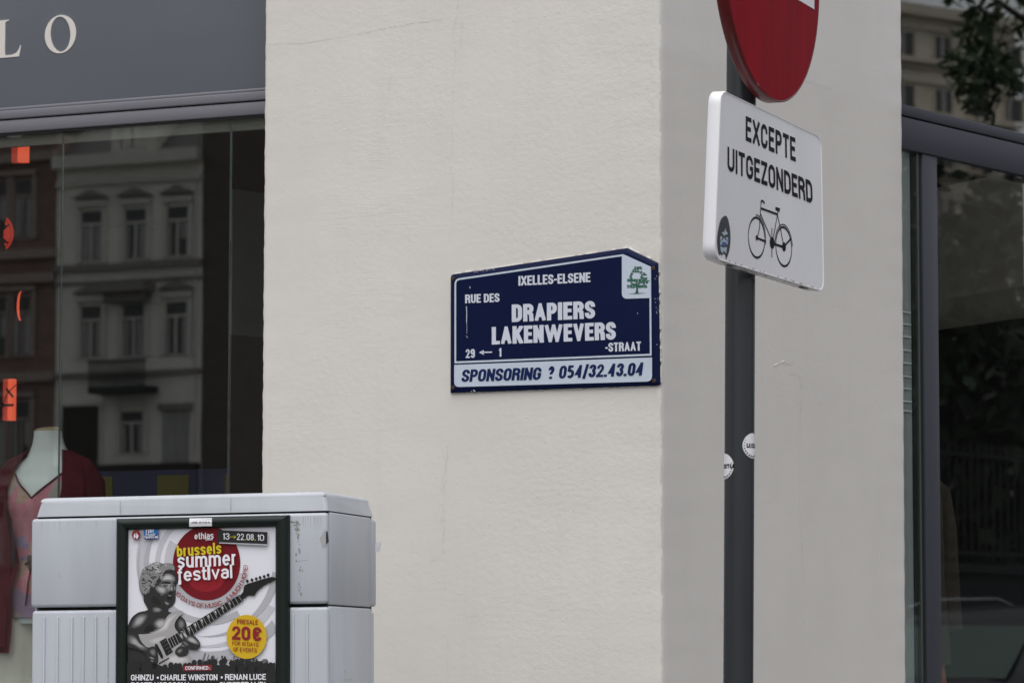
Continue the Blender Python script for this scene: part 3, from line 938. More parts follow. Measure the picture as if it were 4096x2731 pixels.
for j in range(NZ + 1):
    row = []
    for i in range(NT + 1):
        u = -1 + 2 * i / NT
        zt = top_edge(u)
        z = 1.02 + (zt - 1.02) * j / NZ
        cx, cy, rx, ry = body_at(z, 0.008 + 0.003 * math.sin(u * 22 + z * 9))
        a = -math.pi / 2 + u * math.pi / 2
        row.append((cx + rx * math.cos(a), cy + ry * math.sin(a), z))
    rows.append(row)
gt.loft(rows, False, False)
pat = mat('patterned cloth', (0.42, 0.10, 0.15), 0.9)
nt = pat.node_tree
tc = nt.nodes.new('ShaderNodeTexCoord')
vo = nt.nodes.new('ShaderNodeTexVoronoi'); vo.inputs['Scale'].default_value = 17
cr = nt.nodes.new('ShaderNodeValToRGB'); cr.color_ramp.interpolation = 'CONSTANT'
for pos, c in ((0.0, (0.50, 0.16, 0.22)), (0.34, (0.40, 0.27, 0.20)), (0.5, (0.58, 0.20, 0.28)), (0.72, (0.34, 0.32, 0.30)), (0.9, (0.24, 0.19, 0.33))):
    e = cr.color_ramp.elements.new(pos); e.color = (*c, 1)
sp = nt.nodes.new('ShaderNodeSeparateColor')
wv = nt.nodes.new('ShaderNodeMath'); wv.operation = 'SINE'
ml = nt.nodes.new('ShaderNodeMath'); ml.operation = 'MULTIPLY'; ml.inputs[1].default_value = 95
mx = nt.nodes.new('ShaderNodeMix'); mx.data_type = 'RGBA'
rp = nt.nodes.new('ShaderNodeMapRange'); rp.inputs[1].default_value = 0.2; rp.inputs[2].default_value = 0.8; rp.inputs[4].default_value = 0.45
mx.inputs[7].default_value = (0.70, 0.52, 0.52, 1)
L = nt.links.new
L(tc.outputs['Object'], vo.inputs['Vector']); L(vo.outputs['Color'], sp.inputs[0]); L(sp.outputs[0], cr.inputs[0])
L(vo.outputs['Distance'], ml.inputs[0]); L(ml.outputs[0], wv.inputs[0]); L(wv.outputs[0], rp.inputs[0]); L(rp.outputs[0], mx.inputs[0])
L(cr.outputs[0], mx.inputs[6]); L(mx.outputs[2], nt.nodes['Principled BSDF'].inputs['Base Color'])
top = gt.build('top', pat, mn)
edge = []
for i in range(NT + 1):
    edge.append(rows[-1][i])
Geo().tube([(x, y - 0.002, z) for x, y, z in edge[9:22]], 0.0035, 6).build('neck_trim', 'maroon_trim', top)
Geo().tube([(-.03, -.105, 1.20), (0, -.112, 1.215), (.03, -.105, 1.20)], 0.004, 6).tube([(0, -.112, 1.215), (-.012, -.118, 1.14), (-.02, -.12, 1.06)], 0.003, 6).tube([(0, -.112, 1.215), (.03, -.118, 1.16), (.028, -.12, 1.09)], 0.003, 6).build('waist_tie', 'maroon_trim', top)

# cardigan: open shell round back and sides with sleeves
gc = Geo()
rows = []
for j in range(31):
    z = 0.90 + (1.548 - 0.90) * j / 30
    opening = 0.40 + 0.30 * max(0, (z - 1.18) / 0.37) if z > 1.18 else 0.40 + 0.20 * (1.18 - z)
    if z > 1.36: opening = 0.58 + 0.62 * (z - 1.36) / 0.19
    cx, cy, rx, ry = body_at(max(z, 1.0), 0.022 + 0.004 * math.sin(z * 30))
    if z < 1.2: rx += 0.03 * (1.2 - z); ry += 0.02
    ring = []
    for k in range(33):
        a = -math.pi / 2 + opening + (2 * math.pi - 2 * opening) * k / 32
        ring.append((cx + rx * math.cos(a), cy + ry * math.sin(a), z + 0.01 * (z > 1.54)))
    rows.append(ring)
gc.loft(rows, False, False)
for s in (-1, 1):
    P = [(s * .075, .014, 1.575), (s * .125, .012, 1.535), (s * .158, .012, 1.475), (s * .170, .005, 1.36), (s * .178, -.012, 1.20), (s * .182, -.035, 1.0), (s * .176, -.055, .90)]
    gc.tube(P, [.020, .040, .050, .048, .046, .042, .040], 16)
    # front edge of the open cardigan, from the neck down
    E_ = [(s * .062, -.020, 1.596), (s * .088, -.075, 1.535), (s * .102, -.108, 1.46), (s * .094, -.126, 1.38), (s * .080, -.122, 1.28), (s * .078, -.118, 1.18), (s * .085, -.125, 1.05), (s * .090, -.13, .92)]
    O_ = [(s * .085, .01, 1.592), (s * .140, -.03, 1.535), (s * .165, -.06, 1.46), (s * .165, -.085, 1.38), (s * .155, -.085, 1.28), (s * .155, -.085, 1.18), (s * .165, -.09, 1.05), (s * .17, -.10, .92)]
    gc.loft([[e_, tuple((a_ + b_) / 2 for a_, b_ in zip((e_[0], e_[1] - .012, e_[2]), o_)), o_] for e_, o_ in zip(E_, O_)], False, False)
gc.build('cardigan', 'cardigan', mn)
gp = Geo()
for j, s in enumerate((-1, 1)):
    gp.tube([(s * .075, 0, 1.035), (s * .082, 0, .92), (s * .085, 0, .6), (s * .085, 0, .2), (s * .085, 0, .05)], [.088, .098, .092, .088, .088], 18)
gp.build('trousers', 'trousers', mn)

# the coat in the side window
mc = thing('mannequin', 'mannequin in long brown coat over red skirt at edge of right window', 'mannequin', Matrix.Translation((1.395, 12.06, 0.40)) @ Matrix.Rotation(R(35), 4, 'Z'))
prof = [(1.00, 0, 0, .16, .11), (1.2, 0, 0, .13, .09), (1.4, 0, 0, .15, .10), (1.5, 0, 0, .15, .07), (1.56, 0, 0, .06, .05), (1.66, 0, 0, .045, .045)]
mannequin_body(mc, 'mann_neck', prof)
gc = Geo().loft([ellring(0, 0, z, rx, ry, 30, 0, lambda a, z: .03 * math.sin(5 * a + z * 4)) for z, rx, ry in ((.86, .185, .14), (.95, .18, .135), (1.1, .165, .125), (1.3, .158, .118), (1.44, .158, .115), (1.50, .145, .095), (1.545, .10, .075), (1.575, .065, .06))])
for s in (-1, 1):
    gc.tube([(s * .11, 0, 1.51), (s * .16, 0, 1.47), (s * .185, 0, 1.35), (s * .195, -.01, 1.15), (s * .195, -.03, .98)], [.04, .055, .055, .05, .047], 14)
gc.build('coat', 'coat', mc)
Geo().loft([ellring(0, 0, z, rx, ry, 30) for z, rx, ry in ((.40, .20, .15), (.7, .18, .13), (.98, .15, .11))]).build('skirt', 'red_skirt', mc)
Geo().tube([(0, 0, 0), (0, 0, .45)], 0.018, 10).build('stand', 'wire', mc)

# thin white slats standing in for bright lines reflected in the narrow pane
rk = thing('slatted_rack', 'stack of thin white slats behind narrow glass strip by grey mullion', 'rack', WB @ T(1.50, .1285, .4))
for z in (2.445, 2.404, 2.362, 2.316, 2.273, 2.228, 2.187, 2.144, 2.112):
    Geo().bbox(-.14, .148, -.0012, .003, z - .4 - .0022, z - .4 + .0022, .0006, 1).build('slat', 'slat', rk)
Geo().box(-.16, .155, .0032, .008, .03, 2.59).build('back_panel', 'rack_back', rk)  # pale sheet standing in for sky reflected in the strip

# orange lamps
def lamp_tf(x, z): return WA @ T(x, 1.2, z)


o1 = thing('lantern', 'square orange glowing lantern hung high in left window', 'lantern', lamp_tf(-3.052, 3.094))
Geo().box(.002, .030, -.006, .03, 0, .066).build('lit_side', 'orange_lamp', o1)
Geo().box(-.026, .0015, -.004, .024, 0, .066).build('lit_side', 'orange_lamp_dim', o1)
o2 = thing('wheel_lamp', 'round orange spoked lamp at left edge of window below square lantern', 'lamp', lamp_tf(-3.128, 2.832))
gq = Geo()
for a0, r0, r1, s0, s1 in ((0, .052, .062, -60, 60), (0, .018, .050, -38, 32), (0, .04, .05, 40, 58), (0, .04, .05, -58, -46)):
    n = 14
    outer = ell(0, 0, r1 * 1.0, r1 * 1.1, n, s0, s1); inn = ell(0, 0, r0, r0 * 1.1, n, s0, s1)
    for i in range(n - 1):
        gq.add([(outer[i][0], 0, outer[i][1]), (outer[i + 1][0], 0, outer[i + 1][1]), (inn[i + 1][0], 0, inn[i + 1][1]), (inn[i][0], 0, inn[i][1])], [(0, 1, 2, 3), (3, 2, 1, 0)])
gq.build('lit_disc', 'orange_lamp_dim', o2)
Geo().tube([(.066 * math.cos(a), .004, .073 * math.sin(a)) for a in [2 * math.pi * k / 30 for k in range(31)]], .003, 6).build('ring', 'wire', o2)
o3 = thing('crescent_lamp', 'thin orange crescent shaped lamp glowing in left window', 'lamp', lamp_tf(-3.018, 2.562))
gq = Geo()
P = [(-.012 - .018 * math.cos(R(a)), .055 * math.sin(R(a))) for a in range(-80, 81, 10)]
Q = [(-.012 - .011 * math.cos(R(a)), .055 * math.sin(R(a))) for a in range(-80, 81, 10)]
gq.poly(P + Q[::-1], 0, .006)
gq.build('lit_blade', 'orange_lamp', o3)
o4 = thing('lantern', 'tall orange glowing lantern with black wire hoop above mannequin shoulder', 'lantern', lamp_tf(-3.074, 2.143))
Geo().box(-.004, .016, -.006, .02, .0, .152).build('lit_side', 'orange_lamp', o4)
Geo().box(-.026, -.0045, -.004, .02, .0, .152).build('lit_side', 'orange_lamp_dim', o4)
Geo().tube([(.07 - .095 * math.cos(R(a)), -.012, .02 + .115 * math.sin(R(a))) for a in range(0, 91, 6)], .002, 6).tube([(-.006, -.012, .115), (.022, -.012, .085)], .0045, 6).tube([(-.032, -.012, .055), (.024, -.012, .055)], .005, 6).build('hoop', 'wire', o4)

# striped bench cloth low in the street window
bn = thing('display_bench', 'low display bench with olive and navy striped cover inside left window', 'bench', WA @ T(-2.2, 1.3, .4))
Geo().bbox(-1.2, 1.1, 0, .45, 0, 1.555, .01).build('bench_body', 'navy', bn)
for x in (-.9, -.62, -.30, -.02, .22, .62, .84):
    Geo().box(x, x + .13, -.004, .0, .05, 1.535).build('stripe', 'olive', bn)

# hanging plant at the end of the shop
hp = thing('hanging_plant', 'bright green leafy plant high behind narrow window pane beside plaster wall', 'plant', WA @ T(-1.92, 2.05, 2.92))
gq = Geo()
for _ in range(120):
    c = Vector((random.gauss(0, .05), random.gauss(0, .05), random.uniform(-.02, .16)))
    u = Vector((random.uniform(-1, 1), random.uniform(-1, 1), random.uniform(-1, 1))).normalized()
    w = u.orthogonal().normalized()
    gq.add([c - u * .022, c + w * .009, c + u * .022, c - w * .009], [(0, 1, 2, 3)])
gq.build('leaves', 'leaf_bright', hp)
Geo().loft([ellring(0, 0, -.07, .04, .04), ellring(0, 0, 0, .055, .055)]).build('pot', 'room_brown', hp)

# ------------------------------------------------------------------ the street name plate
sg = thing('street_sign', 'dark blue enamel street name plate with peaked top on cream wall', 'street sign', WA @ T(-0.345, -0.0005, 2.094))
S6 = hom([[0.00033701584675400087, -9.246960592949778e-07, -0.7331194138844939], [1.9609816692410597e-05, -0.0003070504272182821, 2.562382424653345], [1.427152306444135e-05, 2.7088220440012127e-06, 1.0]])


def P6(x, y):
    s, t = S6(x, y)
    return (s + 0.345, t - 2.094)


sharp = [P6(120, 1497), P6(2178, 1422), P6(2157, 222), P6(1855, 76), P6(122, 338)]
corner_r = [.004, .010, .008, .014, .012]
outline = round_corners(sharp, corner_r, 5)
TH = 0.012
front = round_corners(inset(sharp, 0.0135), corner_r, 5)
mid = round_corners(inset(sharp, 0.003), corner_r, 5)
n = len(outline)
pl = Geo()
pl.add([(p[0], 0, p[1]) for p in outline] + [(p[0], -0.006, p[1]) for p in outline] + [(p[0], -0.0085, p[1]) for p in mid] + [(p[0], -TH, p[1]) for p in front],
       [(r_ * n + i, r_ * n + (i + 1) % n, (r_ + 1) * n + (i + 1) % n, (r_ + 1) * n + i) for r_ in range(3) for i in range(n)])
pl.add([(p[0], -TH, p[1]) for p in front], [tuple(range(n))])
plate = pl.build('plate', 'enamel', sg)
# old sealant line round the plate
sea = Geo()
for i in range(n):
    a, b = outline[i], outline[(i + 1) % n]
    k = max(1, int(math.hypot(b[0] - a[0], b[1] - a[1]) / .012))
    for j in range(k):
        if random.random() < .30: continue
        q0 = (a[0] + (b[0] - a[0]) * j / k, -0.001, a[1] + (b[1] - a[1]) * j / k)
        q1 = (a[0] + (b[0] - a[0]) * (j + 1) / k, -0.001, a[1] + (b[1] - a[1]) * (j + 1) / k)
        sea.tube([q0, q1], [random.uniform(.002, .0042), random.uniform(.002, .0042)], 6)
sea.build('sealant', 'sealant', sg)
D1 = TH + 0.0006
wl_ = Geo()
fr_out = [P6(168, 1208), P6(2100, 1132), P6(2094, 262), P6(1822, 139), P6(240, 371)]
fr_out = [P6(168, 1208), P6(2100, 1132), P6(2094, 262), P6(1822, 139), P6(168, 381)]
ro = round_corners(fr_out, [0, 0, 0, 0, .020], 8)
ri = inset(ro, 0.0056)
m_ = len(ro)
wl_.add([(p[0], -D1, p[1]) for p in ro] + [(p[0], -D1, p[1]) for p in ri], [(i, (i + 1) % m_, m_ + (i + 1) % m_, m_ + i) for i in range(m_)])
wl_.build('border_line', 'enamel_pale', plate)
cp = Geo()
cp.poly(round_corners([P6(1809, 148), P6(1809, 577), P6(2088, 568), P6(2092, 266), P6(1824, 148)], [0, .018, 0, 0, 0], 8), D1 + .0004)
cp.build('emblem_panel', 'enamel_pale', plate)
sb = Geo().poly(round_corners([P6(165, 1440), P6(2104, 1385), P6(2104, 1150), P6(165, 1223)], [.017, .018, 0, 0], 8), D1)
sb.build('sponsor_panel', 'enamel_pale', plate)
tx = Geo()
for s, bl, br, tl, bo, ga_ in (('IXELLES-ELSENE', (795, 448), (1501, 412), (795, 354), .225, .06), ('RUE DES', (273, 620), (610, 606), (272, 536), .235, .07),
                              ('DRAPIERS', (730, 804), (1547, 768), (729, 633), .265, .065), ('LAKENWEVERS', (534, 1024), (1750, 975), (533, 853), .26, .06),
                              ('-STRAAT', (1646, 1096), (1997, 1083), (1645, 1008), .225, .07), ('29', (278, 1157), (369, 1153), (277, 1070), .22, .08), ('1', (596, 1144), (628, 1142), (595, 1060), .22, .1)):
    tx = text(Geo(), s, P6(*bl), P6(*br), P6(*tl), D1, bo, ga_, .76)
    tx.build('lettering', 'enamel_white', plate)
tx = Geo()
stroke(tx, [P6(440, 1101), P6(536, 1098)], .0040, D1)
tx.poly([P6(408, 1101), P6(455, 1126), P6(455, 1077)], D1)
tx.build('arrow', 'enamel_white', plate)
tx = Geo()
text(tx, 'SPONSORING', P6(232, 1391), P6(1010, 1368), P6(250, 1270), D1 + .0005, .255, .05, .72)
tx.build('sponsor_lettering', 'sponsor_blue', plate)
tx = Geo()
text(tx, '?', P6(1080, 1362), P6(1138, 1360), P6(1095, 1236), D1 + .0005, .25, .05, .75)
tx.build('sponsor_lettering', 'sponsor_blue', plate)
tx = Geo()
text(tx, '054/32.43.04', P6(1187, 1358), P6(2016, 1325), P6(1204, 1232), D1 + .0005, .25, .05, .72)
tx.build('sponsor_lettering', 'sponsor_blue', plate)
em = Geo()
em.poly([P6(*q) for q in ((1940, 522), (1952, 470), (1935, 440), (1950, 445), (1958, 470), (1965, 440), (1978, 440), (1968, 470), (1972, 522))], D1 + .0008)
em.poly([P6(*q) for q in ((1868, 527), (1950, 519), (2050, 521), (1960, 530))], D1 + .0008)
rnd = random.Random(3)
kk = 0
for yy in range(268, 470, 15):
    t = (yy - 262) / 205
    half = 22 + 78 * min(1, t * 1.5) if t < .62 else 96
    xx = 1955 - half
    while xx < 1955 + half:
        wdt = rnd.uniform(20, 42)
        if not (1915 < xx + wdt / 2 < 1985 and 315 < yy < 385) and rnd.random() < .88:
            pts = []
            for k in range(9):
                a = 2 * math.pi * k / 9
                r_ = rnd.uniform(.65, 1.15)
                pts.append(P6(xx + wdt / 2 + wdt * .55 * math.cos(a) * r_, yy + 9 * math.sin(a) * r_ + rnd.uniform(-3, 3)))
            em.poly(pts[::-1], D1 + .0008 + (kk % 7) * .00003)
            kk += 1
        xx += wdt * rnd.uniform(.75, 1.0)
em.build('tree_emblem', 'tree_green', plate)
sc_ = Geo()
for q0, q1, w in (((286, 655), (287, 800), 8), ((287, 800), (290, 915), 3), ((319, 458), (320, 472), 6), ((284, 938), (296, 958), 4), ((1962, 715), (1963, 722), 5), ((357, 1472), (368, 1482), 9), ((332, 1480), (338, 1484), 5)):
    stroke(sc_, [P6(*q0), P6((q0[0] + q1[0]) / 2 + 2, (q0[1] + q1[1]) / 2), P6(*q1)], w * .00034, D1 + .0003, True)
for _ in range(13):
    x, y = random.choice((random.gauss(2137, 4), random.gauss(2150, 6))), random.choice((random.uniform(330, 420), random.uniform(500, 720), random.uniform(640, 720), random.uniform(1000, 1250)))
    sc_.poly([P6(x + 4 * math.cos(a) * random.uniform(.3, 1), y - 7 * math.sin(a) * random.uniform(.4, 1.2)) for a in [2 * math.pi * k / 7 for k in range(7)]], TH - .0008 + random.random() * .0002)
for _ in range(22):
    x = random.uniform(360, 560)
    y = 312 - (x - 360) * .152 + random.gauss(0, 7)
    sc_.poly([P6(x + 7 * math.cos(a) * random.uniform(.4, 1), y - 3 * math.sin(a) * random.uniform(.4, 1.2)) for a in [2 * math.pi * k / 7 for k in range(7)]], TH - .0022 + random.random() * .0002)
sc_.build('scuff_marks', 'white_scuff', plate)
for x, y in ((153, 378), (2112, 278), (2124, 1378), (151, 1446)):
    c = P6(x, y)
    Geo().loft([[(c[0] + r_ * math.cos(a), -d, c[1] + r_ * math.sin(a)) for a in [2 * math.pi * k / 14 for k in range(14)]] for r_, d in ((.0068, TH - .004), (.0062, TH + .001), (.0035, TH + .0022), (.0015, TH + .0012))]).build('screw', 'rust', sg)

# ------------------------------------------------------------------ traffic sign: post, round plate and supplementary plate
ts = thing('traffic_sign', 'dark grey post carrying round red no entry sign and white bicycle exception plate', 'road sign', Matrix.Translation((0.566, 8.48, 0.13)))
pole_lo, pole_hi = Vector((-.0115, 0, -.12)), Vector((.0235, 0, 3.45))
zz = [pole_lo + (pole_hi - pole_lo) * k / 24 for k in range(25)]
pole = Geo().tube(zz, .0378, 40).build('pole', 'pole', ts)
Geo().loft([[(pole_hi.x + r_ * math.cos(a), r_ * math.sin(a), pole_hi.z + dz) for a in [2 * math.pi * k / 24 for k in range(24)]] for r_, dz in ((.0378, 0), (.036, .01), (.01, .02))]).build('pole_cap', 'gasket', pole)
OFF = Vector((0.566, 8.48, 0.13))
# supplementary plate: a slightly twisted sheet between its four true corners
c_tl, c_tr = Vector((.5082, 8.15, 2.6854)), Vector((.8084, 8.7539, 2.6576))
c_bl, c_br = Vector((.4902, 8.15, 2.2686)), Vector((.8121, 8.7429, 2.2475))
PW, PH = 0.675, 0.41
nrm = ((c_tr - c_tl).cross(c_tl - c_bl)).normalized()
if nrm.y > 0: nrm = -nrm


def on_plate(s, t, d):
    u, v = s / PW, t / PH
    p = (c_bl * (1 - u) + c_br * u) * (1 - v) + (c_tl * (1 - u) + c_tr * u) * v
    return p + nrm * d - OFF


def warp(geo):
    geo.v = [tuple(on_plate(x, z, -y)) for x, y, z in geo.v]
    return geo


po = round_corners([(0, 0), (PW, 0), (PW, PH), (0, PH)], .038, 8)
n = len(po)
pi_ = inset(po, .004)
sg1 = Geo()
nx, nz = 8, 8
# front sheet as a fan of thin strips so that it can follow the twist
bm = bmesh.new()
bm.faces.new([bm.verts.new((p[0], 0.0, p[1])) for p in pi_])
for k in range(1, 12):
    bmesh.ops.bisect_plane(bm, geom=bm.verts[:] + bm.edges[:] + bm.faces[:], plane_co=(PW * k / 12, 0, 0), plane_no=(1, 0, 0))
for k in range(1, 10):
    bmesh.ops.bisect_plane(bm, geom=bm.verts[:] + bm.edges[:] + bm.faces[:], plane_co=(0, 0, PH * k / 10), plane_no=(0, 0, 1))
sg1.bm(bm, True)
front_plate = warp(sg1).build('supplementary_plate', 'sign_white', ts)
rim = Geo()
po2 = inset(po, .006)
rim.add([(p[0], 0.0, p[1]) for p in pi_] + [(p[0], -.0022, p[1]) for p in inset(po, .002)] + [(p[0], .002, p[1]) for p in po] + [(p[0], .030, p[1]) for p in po] + [(p[0], .034, p[1]) for p in po2] + [(p[0], .034, p[1]) for p in inset(po, .022)] + [(p[0], .012, p[1]) for p in inset(po, .022)],
        [(r_ * n + i, r_ * n + (i + 1) % n, (r_ + 1) * n + (i + 1) % n, (r_ + 1) * n + i) for r_ in range(6) for i in range(n)], True)
warp(rim).build('plate_rim', 'sign_edge_white', front_plate)
bk = Geo()
bk.poly([p for p in inset(po, .021)][::-1], -.012)
warp(bk).build('plate_back', 'pole', front_plate)
# drain slots and grime on the underside
dt = Geo()
for s0, s1 in ((.10, .15), (.545, .595)):
    dt.add([(s0, .008, -.0012), (s1, .008, -.0012), (s1 - .01, .022, -.0012), (s0 + .01, .022, -.0012)], [(0, 1, 2, 3)])
warp(dt).build('drain_slot', 'gasket', front_plate)
dt = Geo()
for _ in range(90):
    s = random.uniform(.05, PW - .05); y = random.choice((random.uniform(.001, .006), random.uniform(.02, .03)))
    l = random.uniform(.004, .03); w = random.uniform(.0008, .003)
    dt.add([(s, y, -.0008 - random.random() * .0003), (s + l, y + random.uniform(-.001, .001), -.0008), (s + l * .8, y + w, -.0008), (s + l * .1, y + w, -.0008)], [(0, 1, 2, 3)])
for _ in range(50):
    s = random.uniform(.0, PW); t = random.uniform(.012, PH - .012); x = random.choice((0.0035, PW - .0035, -1, -1))
    w = random.uniform(.0012, .004)
    if x < 0:
        dt.add([(s, -.0006, .004), (s + w * 3, -.0006, .004), (s + w * 3, -.0006, .0065), (s, -.0006, .0062)], [(0, 1, 2, 3)])
    elif x < .1:
        dt.add([(x, -.0012, t), (x + .0012, -.0012, t), (x + .0012, -.0012, t + w * 2), (x, -.0012, t + w * 2)], [(0, 1, 2, 3)])
warp(dt).build('grime', 'sign_dirt', front_plate)
P7 = hom([[0.00112391743646132, 4.434848960116789e-05, -0.2881143975423373], [0.0001384337164275356, -0.00045226924401024147, 0.5833659734670323], [-0.00023796029307569956, 0.00010085583483022777, 1.0]])
PB = hom([[0.0003485518024786381, 1.3753453310922364e-05, -0.08842574924780644], [4.2931375401167264e-05, -0.00014025875486169392, 0.11999899772180053], [-7.379678113270257e-05, 3.127763826785736e-05, 1.0]])
tx = Geo()
text(tx, 'EXCEPTE', P7(373, 724), P7(634, 836), P7(373, 602), .0006, .185, .14)
text(tx, 'UITGEZONDERD', P7(276, 873), P7(720, 1049), P7(276, 750), .0006, .185, .13)
warp(tx).build('lettering', 'black_print', front_plate)
bk = Geo()


def wheel(c, top, bot, w0):
    c0, a, b = PB(*c), PB(*top), PB(*bot)
    r_ = (a[1] - b[1]) / 2
    ctr = ((a[0] + b[0]) / 2, (a[1] + b[1]) / 2)
    N = 56
    for i in range(N):
        a0, a1 = 2 * math.pi * i / N, 2 * math.pi * (i + 1) / N
        w = w0 * (.52 + .42 * abs(math.sin(a0)))
        q = [(ctr[0] + rr * math.cos(aa), ctr[1] + rr * math.sin(aa)) for aa, rr in ((a0, r_), (a1, r_), (a1, r_ - w), (a0, r_ - w))]
        bk.add([(p[0], -.0006, p[1]) for p in q], [(3, 2, 1, 0)])
    return ctr, r_


wc1, wr1 = wheel((905, 560), (893, 212), (915, 914), .0062)
wc2, wr2 = wheel((1330, 700), (1312, 364), (1345, 1048), .0062)


def fender(c, r_, a0, a1):
    stroke(bk, [(c[0] + r_ * math.cos(R(a)), c[1] + r_ * math.sin(R(a))) for a in range(a0, a1, 6)], .0030, .0007)


fender(wc1, wr1 * 1.075, -10, 104)
fender(wc2, wr2 * 1.075, 8, 184)


def bar(pts, w): stroke(bk, [PB(*p) for p in pts], w * .85, .0008, True)


bar([(973, -5), (960, 190), (948, 400), (930, 500), (917, 545)], .0042)
bar([(973, 0), (975, -28), (992, -34), (1012, -20), (1022, -2)], .0062)
bar([(973, 86), (1228, 181)], .0066)
bar([(963, 172), (1126, 560)], .0042)
bar([(1243, 118), (1228, 190), (1165, 560)], .0042)
bar([(1208, 92), (1256, 106)], .0100)
bar([(1240, 108), (1238, 130)], .007)
bar([(1230, 185), (1262, 340), (1320, 650)], .0042)
bar([(1175, 660), (1312, 706)], .0075)
bar([(1143, 412), (1143, 868)], .0042)
bar([(918, 570), (1044, 620)], .0064)
bar([(1340, 690), (1442, 566)], .0064)
for c, rp in (((1147, 643), 98), ((1331, 704), 76), ((906, 561), 44), ((1143, 415), 9), ((1143, 867), 12)):
    p, q = PB(c[0], c[1] - rp), PB(c[0], c[1] + rp)
    r_ = (p[1] - q[1]) / 2
    cc = ((p[0] + q[0]) / 2, (p[1] + q[1]) / 2)
    bk.poly(ell(cc[0], cc[1], r_, r_, 24), .0010)
warp(bk).build('bicycle_symbol', 'black_print', front_plate)
# round sticker torn at its lower edge
st_ = Geo().poly(smooth([PB(*q) for q in ((392, 203), (330, 262), (292, 400), (270, 560), (272, 720), (292, 830), (305, 862), (325, 842), (345, 868), (372, 830), (405, 870), (408, 940), (440, 868), (470, 760), (486, 600), (478, 430), (455, 290), (425, 215))], 3), .0006)
stk = warp(st_).build('oval_sticker', 'sticker_dark', front_plate)
sp_ = Geo()
for q in ([(400, 400), (415, 460), (435, 480), (430, 512), (372, 520), (335, 480), (385, 460)], [(318, 532), (356, 556), (336, 600), (312, 606)], [(404, 562), (440, 552), (438, 612), (410, 590)],
          [(350, 606), (376, 560), (400, 602), (440, 622), (432, 695), (405, 642), (352, 632), (335, 690), (313, 690), (318, 618)], [(318, 705), (372, 732), (425, 716), (414, 832), (372, 786), (346, 832), (322, 780)], [(372, 510), (388, 510), (384, 545), (375, 545)]):
    sp_.poly([PB(*k) for k in q][::-1], .0011)
warp(sp_).build('pale_print', 'sticker_pale', stk)
sp_ = Geo()
for q in ([(345, 642), (400, 642), (408, 686), (376, 710), (336, 690)], [(295, 590), (305, 590), (306, 640), (296, 630)], [(446, 570), (460, 575), (456, 645), (444, 640)]):
    sp_.poly([PB(*k) for k in q][::-1], .0014)
warp(sp_).build('blue_print', 'sticker_blue', stk)

# round plate
DY = R(24.6)
dright = Vector((math.sin(DY), math.cos(DY), -.031)).normalized()
dn = dright.cross(Vector((0, 0, 1))).normalized()
if dn.y > 0: dn = -dn
dup_ = dn.cross(dright).normalized()
if dup_.z < 0: dup_ = -dup_
DC = Vector((.6617, 8.446, 3.052)) - OFF
DR = 0.349


def on_disc(x, y, d): return DC + dright * x + dup_ * y + dn * d


def disc_ring(r_, d, n=96): return [on_disc(r_ * math.cos(2 * math.pi * k / n), r_ * math.sin(2 * math.pi * k / n), d) for k in range(n)]


disc = Geo().loft([disc_ring(DR - .006, 0), disc_ring(DR - .12, .0008), disc_ring(.02, .001)], False)
disc.add(disc_ring(.02, .001), [tuple(range(96))])
dsc = disc.build('no_entry_disc', 'sign_red', ts)
Geo().loft([disc_ring(DR - .0062, -.0015), disc_ring(DR - .003, .0016), disc_ring(DR, -.001), disc_ring(DR, -.030), disc_ring(DR - .006, -.034), disc_ring(DR - .02, -.034), disc_ring(DR - .02, -.012)], False).build('disc_rim', 'sign_rim_red', dsc)
gq = Geo(); gq.add(disc_ring(DR - .021, -.012), [tuple(range(96))[::-1]]); gq.build('disc_back', 'pole', dsc)
wb = Geo()
for d0 in (.0014,):
    q = [(-.29, -.053), (.308, -.053), (.308, .062), (-.29, .062)]
    wb.add([on_disc(x, y, d0) for x, y in q], [(0, 1, 2, 3)])
wb.build('white_bar', 'sign_white', dsc)
# brackets
for z in (2.40, 2.56, 2.90, 3.22):
    zc = z - .13
    px = pole_lo + (pole_hi - pole_lo) * ((zc + .12) / 3.57)
    Geo().loft([[(px.x + r_ * math.cos(a), px.y + r_ * math.sin(a), zc + dz) for a in [2 * math.pi * k / 28 for k in range(28)]] for r_, dz in ((.0379, -.012), (.0415, -.012), (.0415, .012), (.0379, .012))], False).build('clamp', 'pole', ts)
    pd = (Vector(nrm) if z < 2.7 else dn)
    q0 = px.copy(); q0.z = zc
    Geo().tube([q0 + pd * .036, q0 + pd * (.066 if z < 2.7 else .080)], .011, 8).build('bracket', 'pole', ts)
Geo().tube([Vector((-.022, -.03, 2.945)), Vector((-.047, -.045, 2.948))], .008, 8).build('bolt', 'pole', ts)


